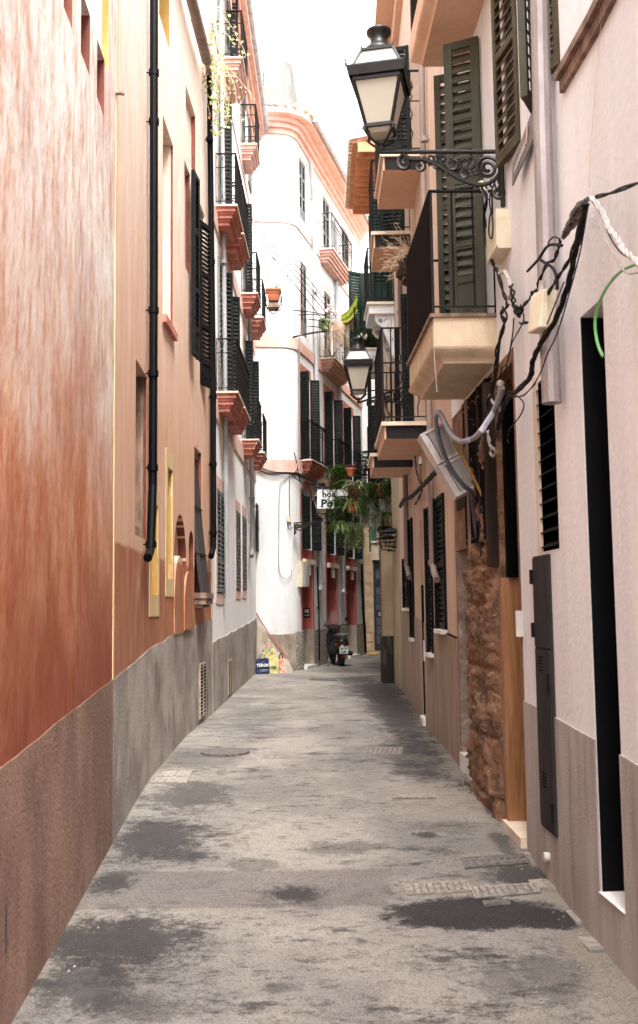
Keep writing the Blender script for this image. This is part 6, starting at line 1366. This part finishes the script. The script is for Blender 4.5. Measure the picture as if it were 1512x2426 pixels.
c = P(925, 1215, 20.0); plant('feathery fern trailing below the planted balcony slab', c, [('foliage', fern(c, 60, .75, (.20, .10, .3), 44, droop=1.2, leafw=.018), 'fern')])
c = P(866, 1180, 22.3); plant('second feathery fern drooping beside the blades', c, [('foliage', fern(c, 60, .9, (.10, .1, .4), 46, droop=1.2, leafw=.02), 'fern')])
c = P(900, 1165, 20.9); plant('clay pot standing behind the planted balcony railing', c, [('pot', pot(c-Z*.1, .11, .16, .26), 'terracotta'), ('foliage', fern(c+Z*.15, 40, .4, (.1, .1, .5), 47, droop=.6, leafw=.02), 'fern')], 'potted_plant')
gp2 = 'plants on the upper right balcony'
c = P(868, 815, 22.9); plant('leafy green plant behind the upper balcony railing', c, [('foliage', fern(c+Z*.2, 90, .5, (.16, .2, 1.8), 51, droop=.4, leafw=.022), 'fern')], 'potted_plant', group=gp2)
c = P(885, 822, 22.9); plant('small shrub at the right end of the upper balcony', c, [('foliage', fern(c+Z*.12, 50, .35, (.1, .1, .8), 52, droop=.5, leafw=.022), 'fern')], 'potted_plant', group=gp2)
c = P(858, 822, 22.65); m1 = MB(); rs = random.Random(4)
for k in range(14): q = c+Vector((rs.uniform(-.13, .13), rs.uniform(-.05, .05), rs.uniform(.16, .28))); m1.lathe(q, [(0, -.03), (.03, -.01), (.032, .02), (.012, .05), (0, .06)], 7)
plant('cluster of cream flower heads in a dark pot above the middle lantern', c, [('pot', pot(c, .07, .09, .16), 'black') if False else ('pot', pot(c, .07, .09, .16), 'cabinet'), ('flowers', m1, 'marble')], 'potted_plant', group=gp2)
# lime cloth and dry vine between the houses
mb = MB(); rows = []; a, b = P(808, 748, 23.6), P(846, 695, 22.8)
for j in range(11):
    f = j/10; p = a.lerp(b, f); w_ = .16+.30*f; sag = -.10*math.sin(math.pi*f); rows.append([p+Vector((0, .05*math.sin(i_*1.9), sag-w_*i_/6+.012*math.sin(i_*2.6+f*6))) for i_ in range(7)])
mb.grid(rows); one('awning_cloth', mb, MT['limefab'], 'lime green cloth stretched from a pole to the dark green shutters', 'cloth')
c = P(806, 770, 26.0); m1 = MB(); m1 = fern(c, 110, 1.15, (.14, .3, 1.2), 61, droop=.9, leafw=.014); plant('dry brown climbing vine over the corner house balcony rail', c, [('twigs', m1, 'dry')], 'climbing_vine', 'plant', 'plants on the corner house')
mb = MB(); c = P(826, 757, 23.5); d = Vector((.5, -.3, .3)).normalized(); mb.ob(c, d, Y1, d.cross(Y1), -.15, .16, -.09, .09, -.09, .07); rr = root('planter', 'tilted red planter box by the lime cloth', 'planter', c-Z*.1, 'plants on the corner house'); mb.build('box', MT['terracotta'], rr); fern(c+Z*.02, 30, .45, (.1, .1, .2), 62, droop=1.1, leafw=.014).build('twigs', MT['dry'], rr)
c = WD.on(785, 836, .2); c.z = 8.23; plant('small terracotta pot with cactus on the pink balcony', c, [('pot', pot(c, .07, .10, .20), 'terracotta'), ('foliage', blades(c+Z*.18, 14, .35, 71, .02, 1.5, .05), 'darkleaf')], 'potted_plant', group='plants on the corner house')
c = WD.on(769, 760, .25); plant('pale green hanging basket left of the wire junction', c, [('pot', pot(c-Z*.25, .10, .15, .28), 'paleleaf'), ('foliage', fern(c, 30, .3, (.1, .1, .2), 72, droop=.8, leafw=.02), 'fern2')], 'potted_plant', group='plants on the corner house')
# planter on the white house's balcony, with curling wire
c = P(648, 700, 20.9); rr = root('wall_planter', 'square terracotta planter in a wire basket off the white house balcony', 'planter', c-Z*.25, 'plants on the white house'); mb = MB(); mb.frust(c, X1, Y1, Z, .10, .10, -.14, .15, .15, .10); mb.ob(c, X1, Y1, Z, -.165, .165, -.165, .165, .085, .115); mb.build('box', MT['terracotta'], rr)
mb = MB()
for z_, r_ in ((.0, .17), (-.16, .17), (-.30, .13)): mb.tube([c+Vector((x*r_, y*r_, z_)) for x, y in ((-1, -1), (1, -1), (1, 1), (-1, 1), (-1, -1))], .008, 4)
for x, y in ((-1, -1), (1, -1), (1, 1), (-1, 1)): mb.tube([c+Vector((x*.17, y*.17, .02)), c+Vector((x*.17, y*.17, -.16)), c+Vector((x*.13, y*.13, -.30)), c+Vector((0, 0, -.42))], .008, 4)
mb.tube(smoothpts([c+Vector((-.3, 0, .2)), c+Vector((-.12, 0, .35)), c+Vector((-.14, 0, .7)), c+Vector((-.02, 0, .85)), c+Vector((.05, 0, .78)), c+Vector((0, 0, .74))]), .008, 4)
mb.tube(smoothpts([c+Vector((.08, 0, .1)), c+Vector((.15, 0, .35)), c+Vector((.3, 0, .42)), c+Vector((.38, 0, .34)), c+Vector((.32, 0, .31))]), .008, 4); mb.tube([c+Vector((-.17, 0, -.05)), Vector((-1.1, 20.95, c.z-.05))], .008, 4); mb.build('wire_basket', MT['iron'], rr)
mb = MB(); mb.ob(c, X1, Y1, Z, -.11, .11, -.11, .11, -.30, -.19); mb.build('lower_pot', MT['stone'], rr)
blades(c+Z*.1, 26, .2, 75, .012, 1.1, .12).build('foliage', MT['fern2'], rr)
# ivy over the gutter at upper left
mb = MB(); mr = MB(); st = MB(); rs = random.Random(9)
def ivyleaf(m_, p, s_):
    a = rs.uniform(0, 6.28); u_ = Vector((math.cos(a), rs.uniform(-.5, .5), math.sin(a))).normalized(); n2 = Vector((rs.uniform(-.4, .4), -1, rs.uniform(-.2, .6))).normalized(); v_ = n2.cross(u_).normalized()
    m_.poly([p, p+(u_*.5+v_*.55)*s_, p+(u_*.75+v_*.2)*s_, p+u_*1.15*s_, p+(u_*.75-v_*.2)*s_, p+(u_*.5-v_*.55)*s_])
for k in range(34):
    f = rs.random(); p = P(488+26*rs.random()-14*(1-f), -30+200*f, 14.15+rs.uniform(-.4, .3)); d = Vector((rs.uniform(-.6, .35), -.1, rs.uniform(-.5, .2))); pts = [p.copy()]; nseg = rs.randint(6, 15)
    for j in range(nseg):
        d = (d+Vector((rs.uniform(-.25, .25), rs.uniform(-.15, .15), -.22))).normalized(); p = p+d*.09; pts.append(p.copy())
        for e in range(2):
            if rs.random() < .75: ivyleaf(mr if rs.random() < .13 else mb, p+Vector((rs.uniform(-.04, .04), rs.uniform(-.04, .04), rs.uniform(-.04, .04))), rs.uniform(.025, .055))
    st.tube(pts, .004, 3)
for k in range(150):
    f = rs.random(); p = P(497+24*f*rs.random()+6*f, 20+300*f, 14.2+rs.uniform(-.15, .15)); ivyleaf(mr if rs.random() < .2 else mb, p, rs.uniform(.03, .055))
iv = root('ivy', 'pale green and red ivy hanging from the roof edge over the brown gutter', 'plant', P(495, 150, 14.2)); mb.build('leaves', MT['ivy'], iv); mr.build('red_leaves', MT['ivyred'], iv); st.build('stems', MT['dry'], iv)
# dry plant with its root clump on the far end of the cream balcony
c = P(968, 640, 10.05); mb = MB(); rows = []
for k in range(9):
    f = k/8; z_ = .16-.46*f; rr2 = .03+.09*math.sin(math.pi*min(1, f*1.1))**.7; row = []
    for j in range(10):
        a = 2*math.pi*j/10; d = Vector((math.cos(a), math.sin(a), 0)); row.append(c+Vector((-.04*math.sin(f*5)+.08*f, 0, z_))+d*rr2*(1+.6*noise.noise(Vector((j*1.7, k*1.3, 2)))))
    rows.append(row)
mb.grid(rows, cu=True); dp = root('dried_plant', 'dried bushy plant with broken root clump at the cream balcony end', 'plant', c-Z*.3); mb.build('root_clump', MT['oldwood'], dp)
tw = MB(); rs = random.Random(12)
for k in range(46):
    p = c+Vector((rs.uniform(-.05, .05), 0, rs.uniform(.0, .25))); d = Vector((rs.uniform(-1.2, .1), rs.uniform(-.4, .4), rs.uniform(-.35, .9))).normalized(); pts = [p.copy()]
    for j in range(9):
        d = (d+Vector((rs.uniform(-.3, .3), rs.uniform(-.2, .2), rs.uniform(-.3, .22)))).normalized(); p = p+d*.032; pts.append(p.copy())
        q = p+Vector((rs.uniform(-1, 1), rs.uniform(-.5, .5), rs.uniform(-1, 1))).normalized()*.03; tw.tube([p, q], .0014, 3, False)
    tw.tube(pts, .002, 3, False)
tw.build('twigs', MT['dry'], dp)
# leaf litter by the stone pillar, doormat at the far door
mb = MB(); rs = random.Random(21); g0 = G(1118, 1862)
for k in range(170):
    x = g0.x+rs.gauss(0, .09); y = g0.y+rs.gauss(0, .22); s_ = rs.uniform(.008, .024); z_ = zg(y)+.014+rs.uniform(0, .012); a = rs.uniform(0, 6.28); u_ = Vector((math.cos(a), math.sin(a), rs.uniform(-.3, .3))); v_ = Vector((-math.sin(a), math.cos(a), rs.uniform(-.3, .3)))
    mb.poly([Vector((x, y, z_))+u_*s_, Vector((x, y, z_))+v_*s_*.5, Vector((x, y, z_))-u_*s_, Vector((x, y, z_))-v_*s_*.5])
one('leaf_litter', mb, MT['oldwood'], 'dry leaf litter gathered on the ground at the stone pillar foot', 'leaves', kind='stuff')
mb = MB(); rs = random.Random(22)
for k in range(260):
    side = rs.random() < .5; Y = rs.uniform(4.8, 20); X = (WR.pt(ty(WR, min(Y, 18.2)), 0).x-abs(rs.gauss(0, .09))-.02) if side else (WL.pt(ty(WL, Y), 0).x+abs(rs.gauss(0, .09))+.03); s_ = rs.uniform(.003, .008)
    mb.frust(Vector((X, Y, zg(Y)+.006)), X1, Y1, Z, s_, s_*rs.uniform(.6, 1.2), 0, s_*.5, s_*.5, s_*.8)
one('gravel', mb, MT['plinth_sand'], 'small grit and pebbles collected along the foot of both walls', 'gravel', kind='stuff')
mb = MB(); q = [G(*p) for p in ((872, 1553), (893, 1553), (897, 1548), (880, 1548))]; mb.poly([Vector((p.x, p.y, zg(p.y)+.03)) for p in q]); mb.poly([Vector((p.x, p.y, zg(p.y)+.012)) for p in q]); mb.grid([[Vector((p.x, p.y, zg(p.y)+.012)) for p in q], [Vector((p.x, p.y, zg(p.y)+.03)) for p in q]], cu=True)
one('doormat', mb, MT['yellow'], 'flattened yellow cardboard before the dark blue glazed door', 'mat')
# kerb stones along the right wall
mb = None
for j, (pa, pb) in enumerate((((1234, 1965), (1253, 2005)), ((1255, 2008), (1262, 2030)), ((1302, 2078), (1322, 2105)), ((1340, 2135), (1384, 2184)), ((1396, 2200), (1440, 2255)))):
    a, b = WR.hit(*pa)[0], WR.hit(*pb)[0]; a, b = min(a, b), max(a, b); Y = WR.pt(a, 0).y; mb = MB(); WR.strip(mb, a, b, -1.0, zg(Y)+.012, .05+.05*(j % 3)); 
    one('kerb_stone', mb, MT['coverlight'], ('kerb stone before the wooden post doorway', 'second kerb stone just past the threshold', 'small kerb stone by the long iron cover', 'kerb stone at the right end of the dark asphalt patch', 'kerb stone nearest the black doorway sill')[j], 'kerb stone', 'stones let in along the right wall')
